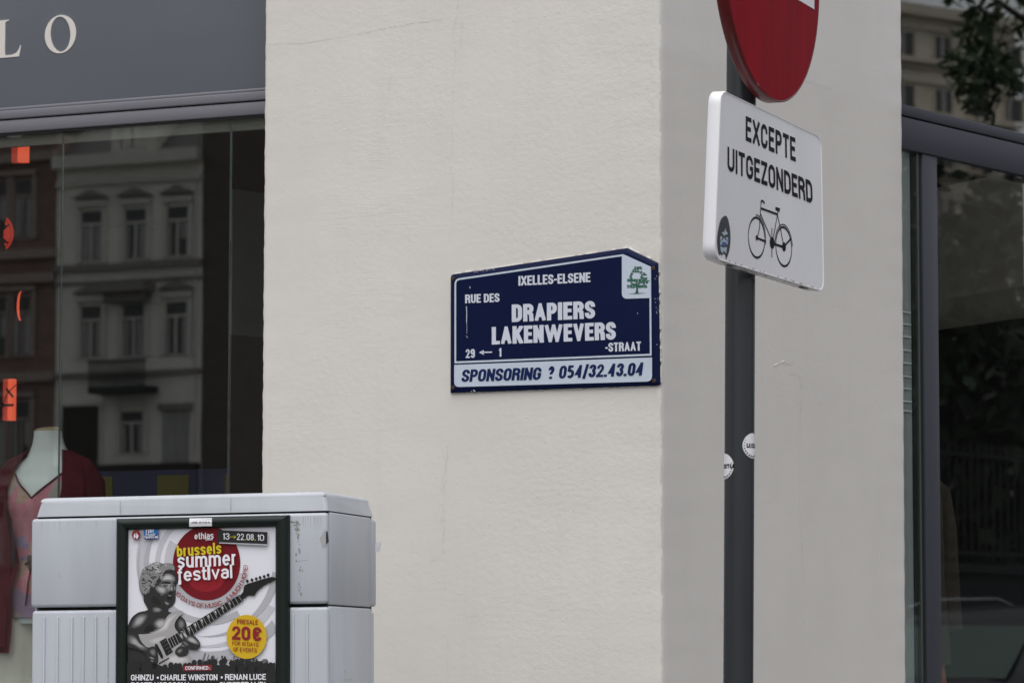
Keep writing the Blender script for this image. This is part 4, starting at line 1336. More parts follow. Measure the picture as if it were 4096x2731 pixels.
# pole stickers: discs bent round the post
def pole_sticker(ang, zc, rad, seed):
    ctr = pole_lo + (pole_hi - pole_lo) * ((zc + .12) / 3.57)

    def pt(u, v, d):
        a = ang + u / .0378
        return (ctr.x + (.0378 + d) * math.cos(a), ctr.y + (.0378 + d) * math.sin(a), zc + v)

    gg = Geo()
    rings = [[pt(rad * q * math.cos(2 * math.pi * k / 36), rad * q * math.sin(2 * math.pi * k / 36), .0006) for k in range(36)] for q in (1, .8, .6, .4, .2, .03)]
    gg.loft(rings, False)
    gg.add(rings[-1], [tuple(range(36))])
    base = gg.build('round_sticker', 'sticker_white', pole)
    pr = Geo()
    for k in range(16):
        a = R(150 + k * 15)
        sz = .0017 + .0020 * math.sin(math.pi * k / 15)
        cu, cv = rad * .86 * math.cos(a), rad * .86 * math.sin(a)
        star = [(cu + (sz if j % 2 == 0 else sz * .42) * math.cos(R(90 + 36 * j)), cv + (sz if j % 2 == 0 else sz * .42) * math.sin(R(90 + 36 * j))) for j in range(10)]
        pr.add([pt(u, v, .0010) for u, v in star] + [pt(cu, cv, .0010)], [(j, (j + 1) % 10, 10) for j in range(10)])
    # a line of squared letters, as far as it can be read
    lw = .0030
    x = -rad * .62
    for pts in ([(0, .008), (0, 0), (.006, 0), (.006, .008)], [(0, 0), (0, .008)], [(0, .008), (.006, .008), (.006, 0), (0, 0), (0, .008)], [(0, 0), (0, .008), (.006, .008), (.006, 0)], [(0, .008), (0, 0), (.006, 0), (.006, .008)]):
        for qd in ribbon([(x + p[0] * 1.2, -.004 + p[1]) for p in pts], lw, True):
            pr.add([pt(p[0], p[1], .0010) for p in qd], [(0, 1, 2, 3)])
        x += max(p[0] for p in pts) * 1.2 + .0055
    pr.build('sticker_print', 'black_print', base)


pole_sticker(R(-164), 1.651, .0322, 1)
pole_sticker(R(-34), 1.702, .0318, 2)

# ------------------------------------------------------------------ the street cabinet
CO = Vector((-.4852, 9.0, 1.4367))
MC = Matrix.Translation(CO) @ Matrix.Rotation(R(-16.9394), 4, 'Z') @ Matrix.Rotation(R(-.6865), 4, 'X') @ Matrix.Rotation(R(-.6351), 4, 'Y')
cab = thing('street_cabinet', 'light grey plastic utility cabinet with ribbed doors in front of plaster wall', 'cabinet', MC @ T(-.43, .19, -1.36))
LC = T(.43, -.19, 1.36)     # cabinet parts are drawn from the front right corner at the door seam
Geo().box(-.855, -.010, .014, .368, -1.30, .262).build('carcass', 'cabinet_gap', cab, LC)
lid = Geo()
bm = bmesh.new()
bmesh.ops.create_cube(bm, size=1)
for v in bm.verts:
    t = v.co.z > 0
    v.co = Vector(((-.8420 if t else -.8525) if v.co.x < 0 else (-.0150 if t else -.0030), (.004 if t else -.0035) if v.co.y < 0 else (.362 if t else .372), .3045 if t else .2525))
bmesh.ops.bevel(bm, geom=[e for e in bm.edges if min(e.verts[0].co.z, e.verts[1].co.z) > .3], offset=.014, segments=5, profile=.5, affect='EDGES')
bmesh.ops.bevel(bm, geom=[e for e in bm.edges if abs(e.verts[0].co.x - e.verts[1].co.x) < .03 and abs(e.verts[0].co.y - e.verts[1].co.y) < .03 and abs(e.verts[0].co.z - e.verts[1].co.z) > .02], offset=.010, segments=3, profile=.5, affect='EDGES')
lid.bm(bm, False)
ld = lid.build('lid', 'cabinet', cab, LC)
for p_ in ld.data.polygons: p_.use_smooth = False
sm = Geo()
for x in (-.602, -.280):
    sm.box(x - .0005, x + .0005, -.0042, -.0030, .2535, .292)
o = sm.build('seam', 'streak', ld)
Geo().bbox(-.8648, -.0030, -.008, .012, .0055, .2475, .0095, 4).build('upper_door', 'cabinet', cab, LC)
lower = Geo().bbox(-.8610, -.0008, -.008, .012, -1.30, -.0030, .0095, 4).build('lower_door', 'cabinet', cab, LC)
for x in (-.8218, -.7820, -.7395, -.7053, -.6689, -.6348, -.0584, -.0980):
    Geo().bbox(x - .0026, x + .0026, -.0130, -.0070, -1.22, -.0200, .0018, 2).build('rib', 'cabinet', lower)
Geo().bbox(-.020, -.0015, .0140, .342, .0030, .2495, .004, 2).build('side_panel', 'cabinet', cab, LC)
Geo().bbox(-.020, -.0010, .0140, .342, -1.30, -.0005, .004, 2).build('side_panel', 'cabinet', cab, LC)
Geo().bbox(-.862, -.8445, .0140, .342, -1.30, .2495, .004, 2).build('side_panel', 'cabinet', cab, LC)
Geo().bbox(-.862, -.0005, .3435, .386, .0050, .2465, .009, 3).build('back_door', 'cabinet', cab, LC)
Geo().bbox(-.860, -.0015, .3435, .371, -1.30, -.0070, .009, 3).build('back_door', 'cabinet', cab, LC)
Geo().bbox(-.83, -.03, .02, .36, -1.42, -1.2995, .005, 2).build('base', 'kerb', cab, LC)
gr_ = Geo()
rnd = random.Random(11)
for _ in range(46):
    t = rnd.random()
    x = -.0865 + .010 * t + rnd.gauss(0, .004)
    z = .222 - t * .225
    if z < .02 or rnd.random() < .35: continue
    sz = rnd.uniform(.0010, .0032)
    gr_.poly([(x + sz * math.cos(a) * rnd.uniform(.5, 1.2), z + sz * 1.6 * math.sin(a) * rnd.uniform(.5, 1.2)) for a in [2 * math.pi * k / 8 for k in range(8)]], .0086 + rnd.random() * .0003)
for _ in range(12):
    x, z = rnd.uniform(-.104, -.08), .222 + rnd.gauss(0, .003)
    gr_.poly([(x + .004 * math.cos(a) * rnd.uniform(.5, 1.2), z + .002 * math.sin(a) * rnd.uniform(.5, 1.2)) for a in [2 * math.pi * k / 8 for k in range(8)]], .0086 + rnd.random() * .0003)
gr_.poly([(-.7795, .098), (-.7785, .098), (-.7765, .086), (-.7775, .086)], .0087)
gr_.poly([(-.0915, .118), (-.058, .1215), (-.058, .1222), (-.0915, .1187)], .0087)
gr_.build('glue_residue', 'cabinet_dirt', cab, LC)
sk = Geo()
for _ in range(26):
    x = rnd.choice((rnd.uniform(-.85, -.62), rnd.uniform(-.10, -.02)))
    l = rnd.uniform(.012, .045)
    sk.poly([(x, .2385), (x + rnd.uniform(.0006, .0016), .2385), (x + .0006, .2385 - l)][::-1], .0083 + rnd.random() * .0002)
sk.build('water_streak', 'streak', cab, LC)
tn = Geo().poly([(-.0245, .178), (-.0060, .205), (-.0060, .160), (-.017, .152), (-.020, .166)], .0085)
tn.build('torn_sticker', 'streak', cab, LC)
tn = Geo().add([(-.0092, -.0087, .192), (-.0030, -.004, .199), (-.0022, .003, .170), (-.0030, -.004, .166), (-.0092, -.0087, .160)], [(4, 3, 1, 0), (3, 2, 1)])
tn.build('torn_sticker', 'sticker_dark', cab, LC)
tn = Geo().add([(.000, .372, .182), (.0165, .378, .186), (.0105, .380, .158), (-.0005, .374, .156)], [(0, 1, 2, 3), (3, 2, 1, 0)])
tn.build('paper_tab', 'sticker_white', cab, LC)
mk = Geo()
stroke(mk, [(.118, -.172), (.132, -.172)], .002, 0); stroke(mk, [(.124, -.172), (.121, -.198), (.127, -.200)], .0016, 0)
stroke(mk, [(.132, -.194), (.185, -.194)], .0012, 0); stroke(mk, [(.135, -.199), (.186, -.199)], .0010, 0)
mk.v = [(-.0007, x, z) for x, y, z in mk.v]
mk.build('moulded_mark', 'streak', cab, LC)

# ------------------------------------------------------------------ the poster frame on the cabinet
pf = thing('poster_frame', 'dark green framed concert poster mounted on front of grey cabinet', 'poster', MC @ T(-.356, -.0082, -.40))
LP = T(.356, 0, .40)
X0, X1, Z0, Z1 = -.6048, -.1072, -.412, .2420
I0, I1, J0, J1 = -.5730, -.1456, -.382, .2115
go = Geo()


def fr_ring(k, d):
    return [(X0 + (I0 - X0) * k, -d, Z0 + (J0 - Z0) * k), (X1 + (I1 - X1) * k, -d, Z0 + (J0 - Z0) * k), (X1 + (I1 - X1) * k, -d, Z1 + (J1 - Z1) * k), (X0 + (I0 - X0) * k, -d, Z1 + (J1 - Z1) * k)]


prof = [(0, 0), (0, .014), (.10, .0195), (.26, .0225), (.45, .0235), (.64, .0225), (.80, .0195), (.93, .0145), (1.0, .0105), (1.0, .004)]
rings = [fr_ring(k, d) for k, d in prof]
for side in range(4):
    s2 = (side + 1) % 4
    gs = Geo()
    rows = [[r_[side], r_[s2]] for r_ in rings]
    gs.loft(rows, False, False)
    gs.build('frame_rail', 'frame_green', pf, LP)
Geo().box(X0 + .004, X1 - .004, -.0036, 0, Z0 + .004, Z1 - .004).build('backing', 'gasket', pf, LP)
PD = .0050
poster = Geo().poly([(I0 - .0, J0), (I1, J0), (I1, J1), (I0, J1)], PD).build('poster', 'p_paper', pf, LP)
H5 = hom([[0.0003183674328048612, -1.5155938109583706e-07, -0.6043301111308282], [-4.093167538036275e-06, -0.0002987591277216029, 0.2658995507243881], [1.0304936224170038e-05, 3.3986496900921877e-06, 1.0]])
LAY = [PD + .0002]


def clampP(p): return (min(max(p[0], I0 + .0004), I1 - .0004), min(max(p[1], J0 + .0004), J1 - .0004))
def Q(x, y): return clampP(H5(x, y))


def ink(name, m, polys, sm=0):
    LAY[0] += .00012
    gg = Geo()
    for i, q in enumerate(polys):
        pts = [Q(*p) for p in (smooth(q, sm) if sm else q)]
        a = sum(pts[k - 1][0] * pts[k][1] - pts[k][0] * pts[k - 1][1] for k in range(len(pts)))
        if a < 0: pts = pts[::-1]
        cl = [pts[0]]
        for p in pts[1:]:
            if abs(p[0] - cl[-1][0]) + abs(p[1] - cl[-1][1]) > 1e-6: cl.append(p)
        if len(cl) > 2: gg.poly(cl, LAY[0] + (i % 6) * .000015)
    return gg.build(name, m, poster)


def ink_text(name, m, items):
    LAY[0] += .00022
    for s, bl, br, tl, bo, ga_ in items:
        gg = text(Geo(), s, H5(*bl), H5(*br), H5(*tl), LAY[0], bo, ga_, .88)
        gg.v = [(clampP((x, z))[0], y, clampP((x, z))[1]) for x, y, z in gg.v]
        gg.build(name, m, poster)


def ringseg(cx, cy, r0, r1, a0, a1, n=40, taper=False):
    o_ = []
    i_ = []
    for k in range(n + 1):
        a = R(a0 + (a1 - a0) * k / n)
        rr0, rr1 = r0, r1
        if taper:
            w = (r1 - r0) * (k / n)
            rr0, rr1 = (r0 + r1) / 2 - w / 2, (r0 + r1) / 2 + w / 2
        o_.append((cx + rr1 * math.cos(a), cy - rr1 * 1.08 * math.sin(a))); i_.append((cx + rr0 * math.cos(a), cy - rr0 * 1.08 * math.sin(a)))
    return [o_[k:k + 2] + i_[k:k + 2][::-1] for k in range(n)]


for q in (ringseg(805, 480, 300, 385, 150, 345), ringseg(805, 470, 560, 640, 95, 190), ringseg(800, 500, 640, 720, 250, 330, taper=True), ringseg(790, 500, 410, 455, 100, 200)):
    ink('swirl', 'p_ring2', q)
for q in (ringseg(805, 480, 315, 372, 205, 330), ringseg(820, 420, 520, 575, 205, 300), ringseg(800, 440, 610, 690, 262, 350, taper=True), ringseg(760, 500, 480, 530, 110, 185, taper=True), ringseg(830, 480, 740, 830, 255, 320), ringseg(850, 500, 640, 690, 165, 215, taper=True)):
    ink('swirl', 'p_ring', q)
ink('red_disc', 'p_red', [ell(805, 478, 305, 338, 64)])
ink('red_disc_glow', 'p_red2', [ell(800, 560, 190, 180, 40)])
for q in [[(720, 1400), (725, 1370), (770, 1350), (790, 1285), (800, 1300), (780, 1370), (800, 1380), (820, 1305), (828, 1305), (820, 1350), (845, 1340), (845, 1320), (870, 1312), (882, 1335), (870, 1370), (890, 1400)],
                         [(880, 1400), (900, 1330), (905, 1330), (895, 1400)], [(1040, 1400), (1050, 1320), (1060, 1322), (1055, 1360), (1090, 1340), (1120, 1370), (1140, 1400)], [(1150, 1400), (1160, 1340), (1195, 1335), (1205, 1400)], [(1290, 1400), (1310, 1350), (1350, 1345), (1370, 1400)]]:
    ink('crowd', 'p_crowd', [q])
rnd = random.Random(5)
heads = [[(88, 2350), (88, 1405), (120, 1400), (150, 1360), (190, 1400), (260, 1410), (330, 1380), (430, 1420), (560, 1430), (700, 1420), (760, 1440), (900, 1400), (1000, 1410), (1100, 1400), (1200, 1405), (1300, 1400), (1437, 1380), (1437, 2350)]]
for x in range(110, 1437, 46):
    hx, hy = x + rnd.uniform(-10, 10), 1392 + rnd.uniform(-28, 18)
    if 300 < hx < 640: hy += 40
    heads.append(ell(hx, hy, 24, 30, 12))
    heads.append([(hx - 40, 1470), (hx - 30, hy + 35), (hx + 30, hy + 35), (hx + 40, 1470)])
    if rnd.random() < .5 and (hx < 330 or hx > 680):
        s = rnd.choice((-1, 1)); tx_, ty_ = hx + s * rnd.uniform(20, 44), hy - rnd.uniform(25, 55)
        heads.append([(hx + s * 18, 1440), (tx_ - 6, ty_), (tx_ - 8, ty_ - 16), (tx_ + 9, ty_ - 15), (tx_ + 7, ty_ + 4), (hx + s * 36, 1440)])
# --- a grey child statue playing an electric guitar, in flat tones
TONES = []
for k in range(14):
    v = 0.018 + 0.54 * (k / 13) ** 1.9
    M['p_t%d' % k] = mat('grey ink %d' % k, (v * 1.02, v, v * 1.01), 0.45, spec=0.15)
    TONES.append('p_t%d' % k)


def picture(name, items):
    """one printed picture as one mesh: items are (tone 0..13, outline, smoothing) or (tone from, tone to, outline, smoothing) for a soft patch"""
    V, F, MI, mats = [], [], [], []
    for it in items:
        if len(it) == 3:
            lays = [(it[0], it[1], it[2], 1.0)]
        else:
            t0, t1, q, sm_ = it
            st_ = max(2, abs(t1 - t0) + 1)
            lays = [(round(t0 + (t1 - t0) * k / (st_ - 1)), q, sm_, 1 - 0.72 * k / st_) for k in range(st_)]
        for tone, q, sm_, sc in lays:
            pts = smooth(q, sm_) if sm_ else q
            cx, cy = sum(p[0] for p in pts) / len(pts), sum(p[1] for p in pts) / len(pts)
            pts = [Q(cx + (p[0] - cx) * sc, cy + (p[1] - cy) * sc) for p in pts]
            cl = [pts[0]]
            for p in pts[1:]:
                if abs(p[0] - cl[-1][0]) + abs(p[1] - cl[-1][1]) > 1e-6: cl.append(p)
            if len(cl) < 3: continue
            if sum(cl[k - 1][0] * cl[k][1] - cl[k][0] * cl[k - 1][1] for k in range(len(cl))) < 0: cl = cl[::-1]
            LAY[0] += .000012
            gg = Geo().poly(cl, LAY[0])
            mn_ = TONES[tone] if isinstance(tone, int) else tone
            if mn_ not in mats: mats.append(mn_)
            n0 = len(V)
            V += gg.v; F += [tuple(i + n0 for i in f) for f in gg.f]; MI += [mats.index(mn_)] * len(gg.f)
    me = bpy.data.meshes.new(name)
    me.from_pydata(V, [], F)
    for m_ in mats: me.materials.append(M[m_])
    me.polygons.foreach_set('material_index', MI)
    me.update()
    o_ = bpy.data.objects.new(name, me)
    col.objects.link(o_)
    o_.parent = poster
    LAY[0] += .0001
    return o_


def b5(pts): return [(45.4 + .5354 * x, 90.7 + .5354 * y) for x, y in pts]


rnd = random.Random(8)
fig = [(2, [(92, 1080), (100, 1030), (130, 970), (190, 925), (270, 905), (262, 870), (240, 830), (300, 850), (450, 880), (462, 918), (540, 940), (600, 985), (625, 1045), (600, 1105), (500, 1150), (360, 1320), (180, 1430), (92, 1410)], 3),
       (3, 10, [(145, 985), (205, 935), (275, 945), (250, 1010), (195, 1060), (120, 1070)], 3), (3, 11, [(318, 1025), (372, 975), (452, 985), (436, 1062), (372, 1095)], 3), (2, 7, [(540, 1000), (580, 975), (615, 1020), (600, 1080), (550, 1080)], 3),
       (3, 8, b5([(500, 1480), (600, 1455), (680, 1490), (640, 1560), (520, 1560)]), 3), (2, 0, [(240, 1060), (300, 1020), (335, 1060), (350, 1110), (225, 1115)], 3),
       # head
       (2, b5([(280, 1050), (310, 920), (350, 815), (450, 765), (520, 722), (600, 712), (680, 735), (760, 728), (845, 742), (888, 795), (882, 860), (915, 940), (936, 1040), (908, 1092), (900, 1200), (896, 1290), (886, 1380), (830, 1460), (755, 1502), (690, 1512), (560, 1462), (440, 1462), (395, 1420), (358, 1380), (352, 1290), (298, 1190)]), 3),
       (2, 9, b5([(560, 1130), (600, 1060), (660, 1010), (860, 960), (915, 1040), (890, 1120), (860, 1230), (700, 1260), (600, 1240)]), 3),
       (6, 12, b5([(640, 980), (700, 915), (800, 905), (880, 960), (880, 1030), (780, 1020), (660, 1030)]), 3),
       (5, 11, b5([(548, 1140), (600, 1105), (700, 1120), (762, 1165), (740, 1230), (680, 1262), (590, 1215)]), 3),
       (4, 10, b5([(815, 1105), (845, 1110), (855, 1190), (830, 1205), (800, 1180)]), 2), (3, 8, b5([(870, 1110), (900, 1120), (892, 1200), (868, 1190)]), 2),
       (2, 8, b5([(700, 1360), (770, 1385), (810, 1420), (760, 1450), (710, 1410)]), 3), (2, 6, b5([(630, 1245), (690, 1250), (690, 1285), (640, 1280)]), 2), (3, 8, b5([(760, 1262), (820, 1270), (835, 1290), (780, 1290)]), 2),
       (0, b5([(650, 1068), (700, 1045), (780, 1042), (822, 1058), (800, 1075), (720, 1070)]), 2), (4, 9, b5([(690, 1092), (730, 1075), (770, 1092), (750, 1112)]), 2), (0, b5([(690, 1098), (760, 1112), (740, 1122), (700, 1112)]), 2),
       (0, b5([(858, 1062), (905, 1050), (905, 1070), (865, 1076)]), 2), (0, b5([(778, 1212), (822, 1200), (842, 1216), (800, 1240)]), 2), (0, b5([(752, 1300), (800, 1292), (840, 1310), (800, 1345), (765, 1335)]), 2),
       (2, 1, b5([(500, 1230), (560, 1240), (640, 1330), (700, 1450), (640, 1490), (520, 1440), (430, 1350)]), 3), (2, 6, b5([(385, 1150), (440, 1130), (480, 1200), (440, 1260), (400, 1230)]), 3)]
# curls of the hair
hair = b5([(285, 1050), (312, 925), (352, 820), (452, 770), (522, 728), (600, 718), (680, 740), (760, 733), (842, 748), (882, 798), (874, 850), (800, 830), (720, 860), (680, 930), (600, 985), (560, 1060), (540, 1130), (470, 1140), (430, 1200), (390, 1260), (352, 1250), (305, 1180)])
fig.append((8, hair, 3))


def inside(p, q):
    c = False
    for k in range(len(q)):
        (x1, y1), (x2, y2) = q[k - 1], q[k]
        if (y1 > p[1]) != (y2 > p[1]) and p[0] < (x2 - x1) * (p[1] - y1) / (y2 - y1) + x1: c = not c
    return c


hs = smooth(hair, 3)
for k in range(150):
    x, y = rnd.uniform(195, 520), rnd.uniform(470, 770)
    if not inside((x, y), hs): continue
    lit = 1 - (y - 475) / 300 + (x - 350) / 500
    rr = rnd.uniform(10, 24); a0 = rnd.uniform(0, 6.28)
    P = [(x + rr * math.cos(a0 + j * .5), y + rr * .85 * math.sin(a0 + j * .5)) for j in range(6)]
    P += [(x + rr * .55 * math.cos(a0 + j * .5), y + rr * .45 * math.sin(a0 + j * .5)) for j in range(5, -1, -1)]
    tone = rnd.choice((12, 13, 12, 11, 4, 3)) if lit > .62 else rnd.choice((10, 9, 7, 2, 2, 1))
    fig.append((tone, P, 2))
picture('figure', fig)
gt_ = [(10, [(180, 1128), (260, 1122), (340, 1106), (396, 1070), (426, 1010), (462, 950), (530, 913), (580, 910), (596, 932), (560, 962), (526, 1010), (520, 1062), (556, 1110), (600, 1130), (600, 1190), (540, 1265), (560, 1322), (632, 1300), (664, 1330), (690, 1400), (640, 1420), (430, 1425), (360, 1385), (300, 1310), (240, 1222), (194, 1180)], 3),
       (10, 13, [(425, 1040), (470, 960), (532, 922), (575, 922), (525, 965), (480, 1050), (440, 1100), (300, 1140), (215, 1142), (330, 1122), (398, 1082)], 3), (10, 13, [(400, 1340), (520, 1300), (560, 1335), (640, 1322), (668, 1385), (470, 1410)], 3), (10, 12, [(260, 1180), (420, 1130), (470, 1150), (400, 1180), (330, 1230)], 3),
       (0, [(455, 1166), (1108, 764), (1142, 818), (494, 1252)], 0), (0, [(1112, 772), (1140, 740), (1152, 682), (1230, 652), (1400, 604), (1432, 630), (1330, 682), (1262, 740), (1240, 776), (1185, 772), (1140, 806)], 2)]
gt_ += [(0, ell(x, y, 13, 15, 10), 0) for x, y in ((1178, 643), (1219, 632), (1258, 622), (1293, 611), (1330, 601), (1366, 588))]
gt_ += [(0, [(x, 640 - k * 10), (x + 5, 640 - k * 10), (x + 10, 690 - k * 12), (x + 4, 692 - k * 12)], 0) for k, x in enumerate((1178, 1219, 1258, 1294, 1330, 1366))]
for k in range(22):
    t = 1.02 - math.pow(0.5, k / 14.0) if k else .0
    t = .03 + .95 * (k / 21) ** 1.12
    xa, ya = 455 + (1108 - 455) * t, 1166 + (764 - 1166) * t
    xb, yb = 494 + (1142 - 494) * t, 1252 + (818 - 1252) * t
    gt_.append((11, [(xa, ya), (xa + 3, ya - 2), (xb + 3, yb - 2), (xb, yb)], 0))
    if k in (4, 6, 8, 10, 12, 14, 16, 18):
        gt_.append((12, [(xa + 9, ya + 6), (xa + 24, ya - 4), (xa * .45 + xb * .55 + 12, ya * .45 + yb * .55 - 4), (xa * .30 + xb * .70 + 12, ya * .30 + yb * .70 - 6)], 0))
gt_ += [(0, [(385, 1190), (440, 1156), (505, 1282), (446, 1320)], 0), (0, [(340, 1226), (362, 1215), (416, 1322), (396, 1340)], 2), (0, [(375, 1385), (468, 1332), (472, 1342), (380, 1396)], 0)]
gt_ += [(9, ell(412 + i * 17 + j * 14, 1200 + i * 28 - j * 9, 3, 3.4, 8), 0) for i in range(4) for j in range(3)]
picture('guitar', gt_)
picture('playing_arm', [(2, [(92, 1100), (180, 1112), (212, 1182), (272, 1242), (332, 1232), (362, 1270), (372, 1372), (330, 1402), (282, 1372), (250, 1292), (150, 1252), (92, 1232)], 3),
       (3, 10, [(93, 1130), (160, 1140), (220, 1215), (285, 1255), (240, 1275), (150, 1225), (93, 1195)], 3), (2, 7, [(285, 1265), (335, 1245), (355, 1285), (345, 1330), (300, 1310)], 3), (1, 9, [(275, 1330), (300, 1322), (345, 1345), (335, 1358)], 2), (1, 8, [(280, 1356), (305, 1350), (340, 1368), (325, 1380)], 2)])
picture('elbow', [
       (2, [(530, 1262), (582, 1230), (642, 1262), (632, 1312), (572, 1326), (530, 1302)], 3), (2, 7, [(532, 1275), (580, 1245), (600, 1270), (560, 1305)], 3)])
picture('fretting_hand', [(2, [(556, 1132), (580, 1102), (622, 1128), (692, 1132), (752, 1202), (742, 1252), (690, 1266), (620, 1242), (572, 1182)], 3),
       (3, 11, [(612, 1145), (682, 1140), (748, 1202), (730, 1222), (640, 1190)], 3), (3, 11, [(556, 1128), (582, 1108), (602, 1160), (590, 1172)], 2), (4, 12, [(588, 1110), (608, 1098), (645, 1150), (624, 1162)], 2), (2, 6, [(580, 1180), (625, 1185), (660, 1225), (640, 1238), (600, 1215)], 2)])
ink('crowd', 'p_dark', heads)
ink('price_disc', 'p_yellow', [ell(1174, 1147, 181, 199, 56)])
ink('shadow_box', 'p_ring', [[(925, 192), (1366, 212), (1364, 322), (925, 302)]])
ink('date_box', 'p_dark', [[(912, 182), (1363, 199), (1361, 309), (912, 291)]])
ink('confirmed_box', 'p_redtext', [[(600, 1409), (861, 1400), (861, 1451), (600, 1456)]])
ink('logo_red', 'p_redtext', [ell(173, 225, 38, 44, 24)])
ink('logo_mark', 'p_white', [[(150, 236), (160, 205), (166, 238), (160, 262)], [(176, 262), (180, 205), (196, 236), (186, 258)], [(168, 250), (173, 190), (178, 250)]])
ink('logo_blue', 'p_blue2', [[(245, 180), (376, 178), (376, 262), (245, 264)]])
ink('logo_blue', 'p_blue', [[(248, 180), (373, 178), (373, 222), (248, 226)]])
ink_text('lettering', 'p_white', [('r t b f'.replace(' ', ''), (262, 206), (335, 204), (262, 168), .2, .12), ('Music', (262, 234), (352, 232), (262, 208), .14, .1), ('festival', (250, 257), (371, 255), (250, 232), .2, .1),
    ('13', (957, 266), (1020, 268), (957, 208), .13, .12), ('22', (1087, 270), (1150, 272), (1087, 212), .13, .12), ('08', (1175, 273), (1240, 275), (1175, 216), .13, .12), ('10', (1270, 277), (1333, 279), (1270, 220), .13, .12),
    ('ethias', (703, 266), (876, 259), (702, 206), .15, .10), ('presents', (806, 276), (868, 273), (806, 258), .16, .1),
    ('summer', (550, 527), (1087, 497), (548, 392), .17, .11), ('festival', (552, 648), (1047, 616), (548, 525), .17, .10),
    ('CONFIRMED :', (620, 1446), (846, 1444), (620, 1413), .18, .12),
    ('GHINZU', (128, 1542), (333, 1541), (128, 1489), .19, .09), ('•', (358, 1541), (384, 1541), (358, 1489), .19, .1), ('CHARLIE WINSTON', (395, 1541), (912, 1539), (395, 1488), .19, .09), ('•', (938, 1539), (962, 1539), (938, 1486), .19, .1), ('RENAN LUCE', (980, 1538), (1350, 1536), (980, 1484), .19, .09),
    ('ROGER HODGSON (', (128, 1612), (657, 1610), (128, 1559), .19, .09), ('SUPERTRAMP)', (930, 1609), (1350, 1607), (930, 1556), .19, .09)])
ink('lettering', 'p_white', [[(556, 640), (584, 638), (583, 674), (556, 676)]])
ink('lettering', 'p_white', [[(818, 500), (844, 498), (844, 632), (822, 634)]])
ink_text('lettering', 'p_ytext', [('brussels', (546, 424), (949, 394), (541, 322), .19, .09), ('→', (1022, 262), (1080, 264), (1022, 216), .09, .1), ('.', (1157, 273), (1167, 273), (1157, 213), .16, .1), ('.', (1248, 276), (1258, 276), (1248, 216), .16, .1)])
ink_text('lettering', 'p_redtext', [('PRESALE', (1090, 1030), (1278, 1037), (1090, 987), .16, .12), ('20€', (1043, 1170), (1312, 1186), (1043, 1046), .23, .08), ('FOR 10 DAYS', (1047, 1222), (1284, 1236), (1047, 1186), .14, .13), ('OF EVENTS', (1056, 1277), (1268, 1288), (1056, 1240), .14, .13)])
# line of text round the red disc
LAY[0] += .0003
gg = Geo()
line = '10 DAYS OF MUSIC... & MUCH MORE!'
hh, tt = 40, 6.4
ctr, rb_ = (805, 480), 385
total = R(134) * rb_
nn = 0
for st, x, W in layout(line, total, hh, tt, 5, 13):
    th = R(223) + (x + W / 2) / rb_
    for q in glyph_polys(st, -W / 2, W, hh, tt):
        pts = []
        for p in q:
            ex_, ey_ = (-math.sin(th), math.cos(th)), (-math.cos(th), -math.sin(th))
            X = ctr[0] + rb_ * math.cos(th) + ex_[0] * p[0] + ey_[0] * p[1]
            Y = ctr[1] - 1.06 * (rb_ * math.sin(th) + ex_[1] * p[0] + ey_[1] * p[1])
            pts.append(Q(X, Y))
        gg.add([(p[0], -LAY[0] - (nn % 9) * .00002, p[1]) for p in pts], [tuple(range(len(pts)))])
        nn += 1
gg.build('lettering', 'p_redtext', poster)
# the paper tag on the top rail
tg = Geo()
tg.add([(-.3884, -.0212, .2385), (-.3232, -.0212, .2380), (-.3232, -.0243, .2275), (-.3884, -.0243, .2280), (-.3232, -.0225, .2165), (-.3890, -.0225, .2160)], [(3, 2, 1, 0), (5, 4, 2, 3)])
tgo = tg.build('paper_tag', 'sticker_white', pf, LP)
tt_ = Geo()
text(tt_, 'ACBC', (-.3815, .2250), (-.3640, .2248), (-.3815, .2298), .0248, .17, .12)
text(tt_, '02 771 05 10', (-.3595, .2248), (-.3290, .2246), (-.3595, .2296), .0248, .17, .14)
tt_.build('lettering', 'black_print', tgo)

# ------------------------------------------------------------------ across the street (seen in the shop glass)
def house(label, x0, x1, y, ztop, m_wall, m_trim, bays, floors, depth=10, pal='house', group='houses across the street'):
    """terraced house whose front stands at y in wall-A metres; bays: window centres, floors: (sill z, head z)"""
    h = thing('terraced_house', label, 'house', WA @ T((x0 + x1) / 2, y, 0) @ Matrix.Rotation(math.pi, 4, 'Z'), group)
    cx = (x0 + x1) / 2
    F = lambda x: cx - x        # the house faces +y of wall A, so its own x runs the other way
    Geo().box(F(x1), F(x0), 0, depth, 0, ztop).build('wall', m_wall, h)
    return h, F


CUR = random.Random(4)


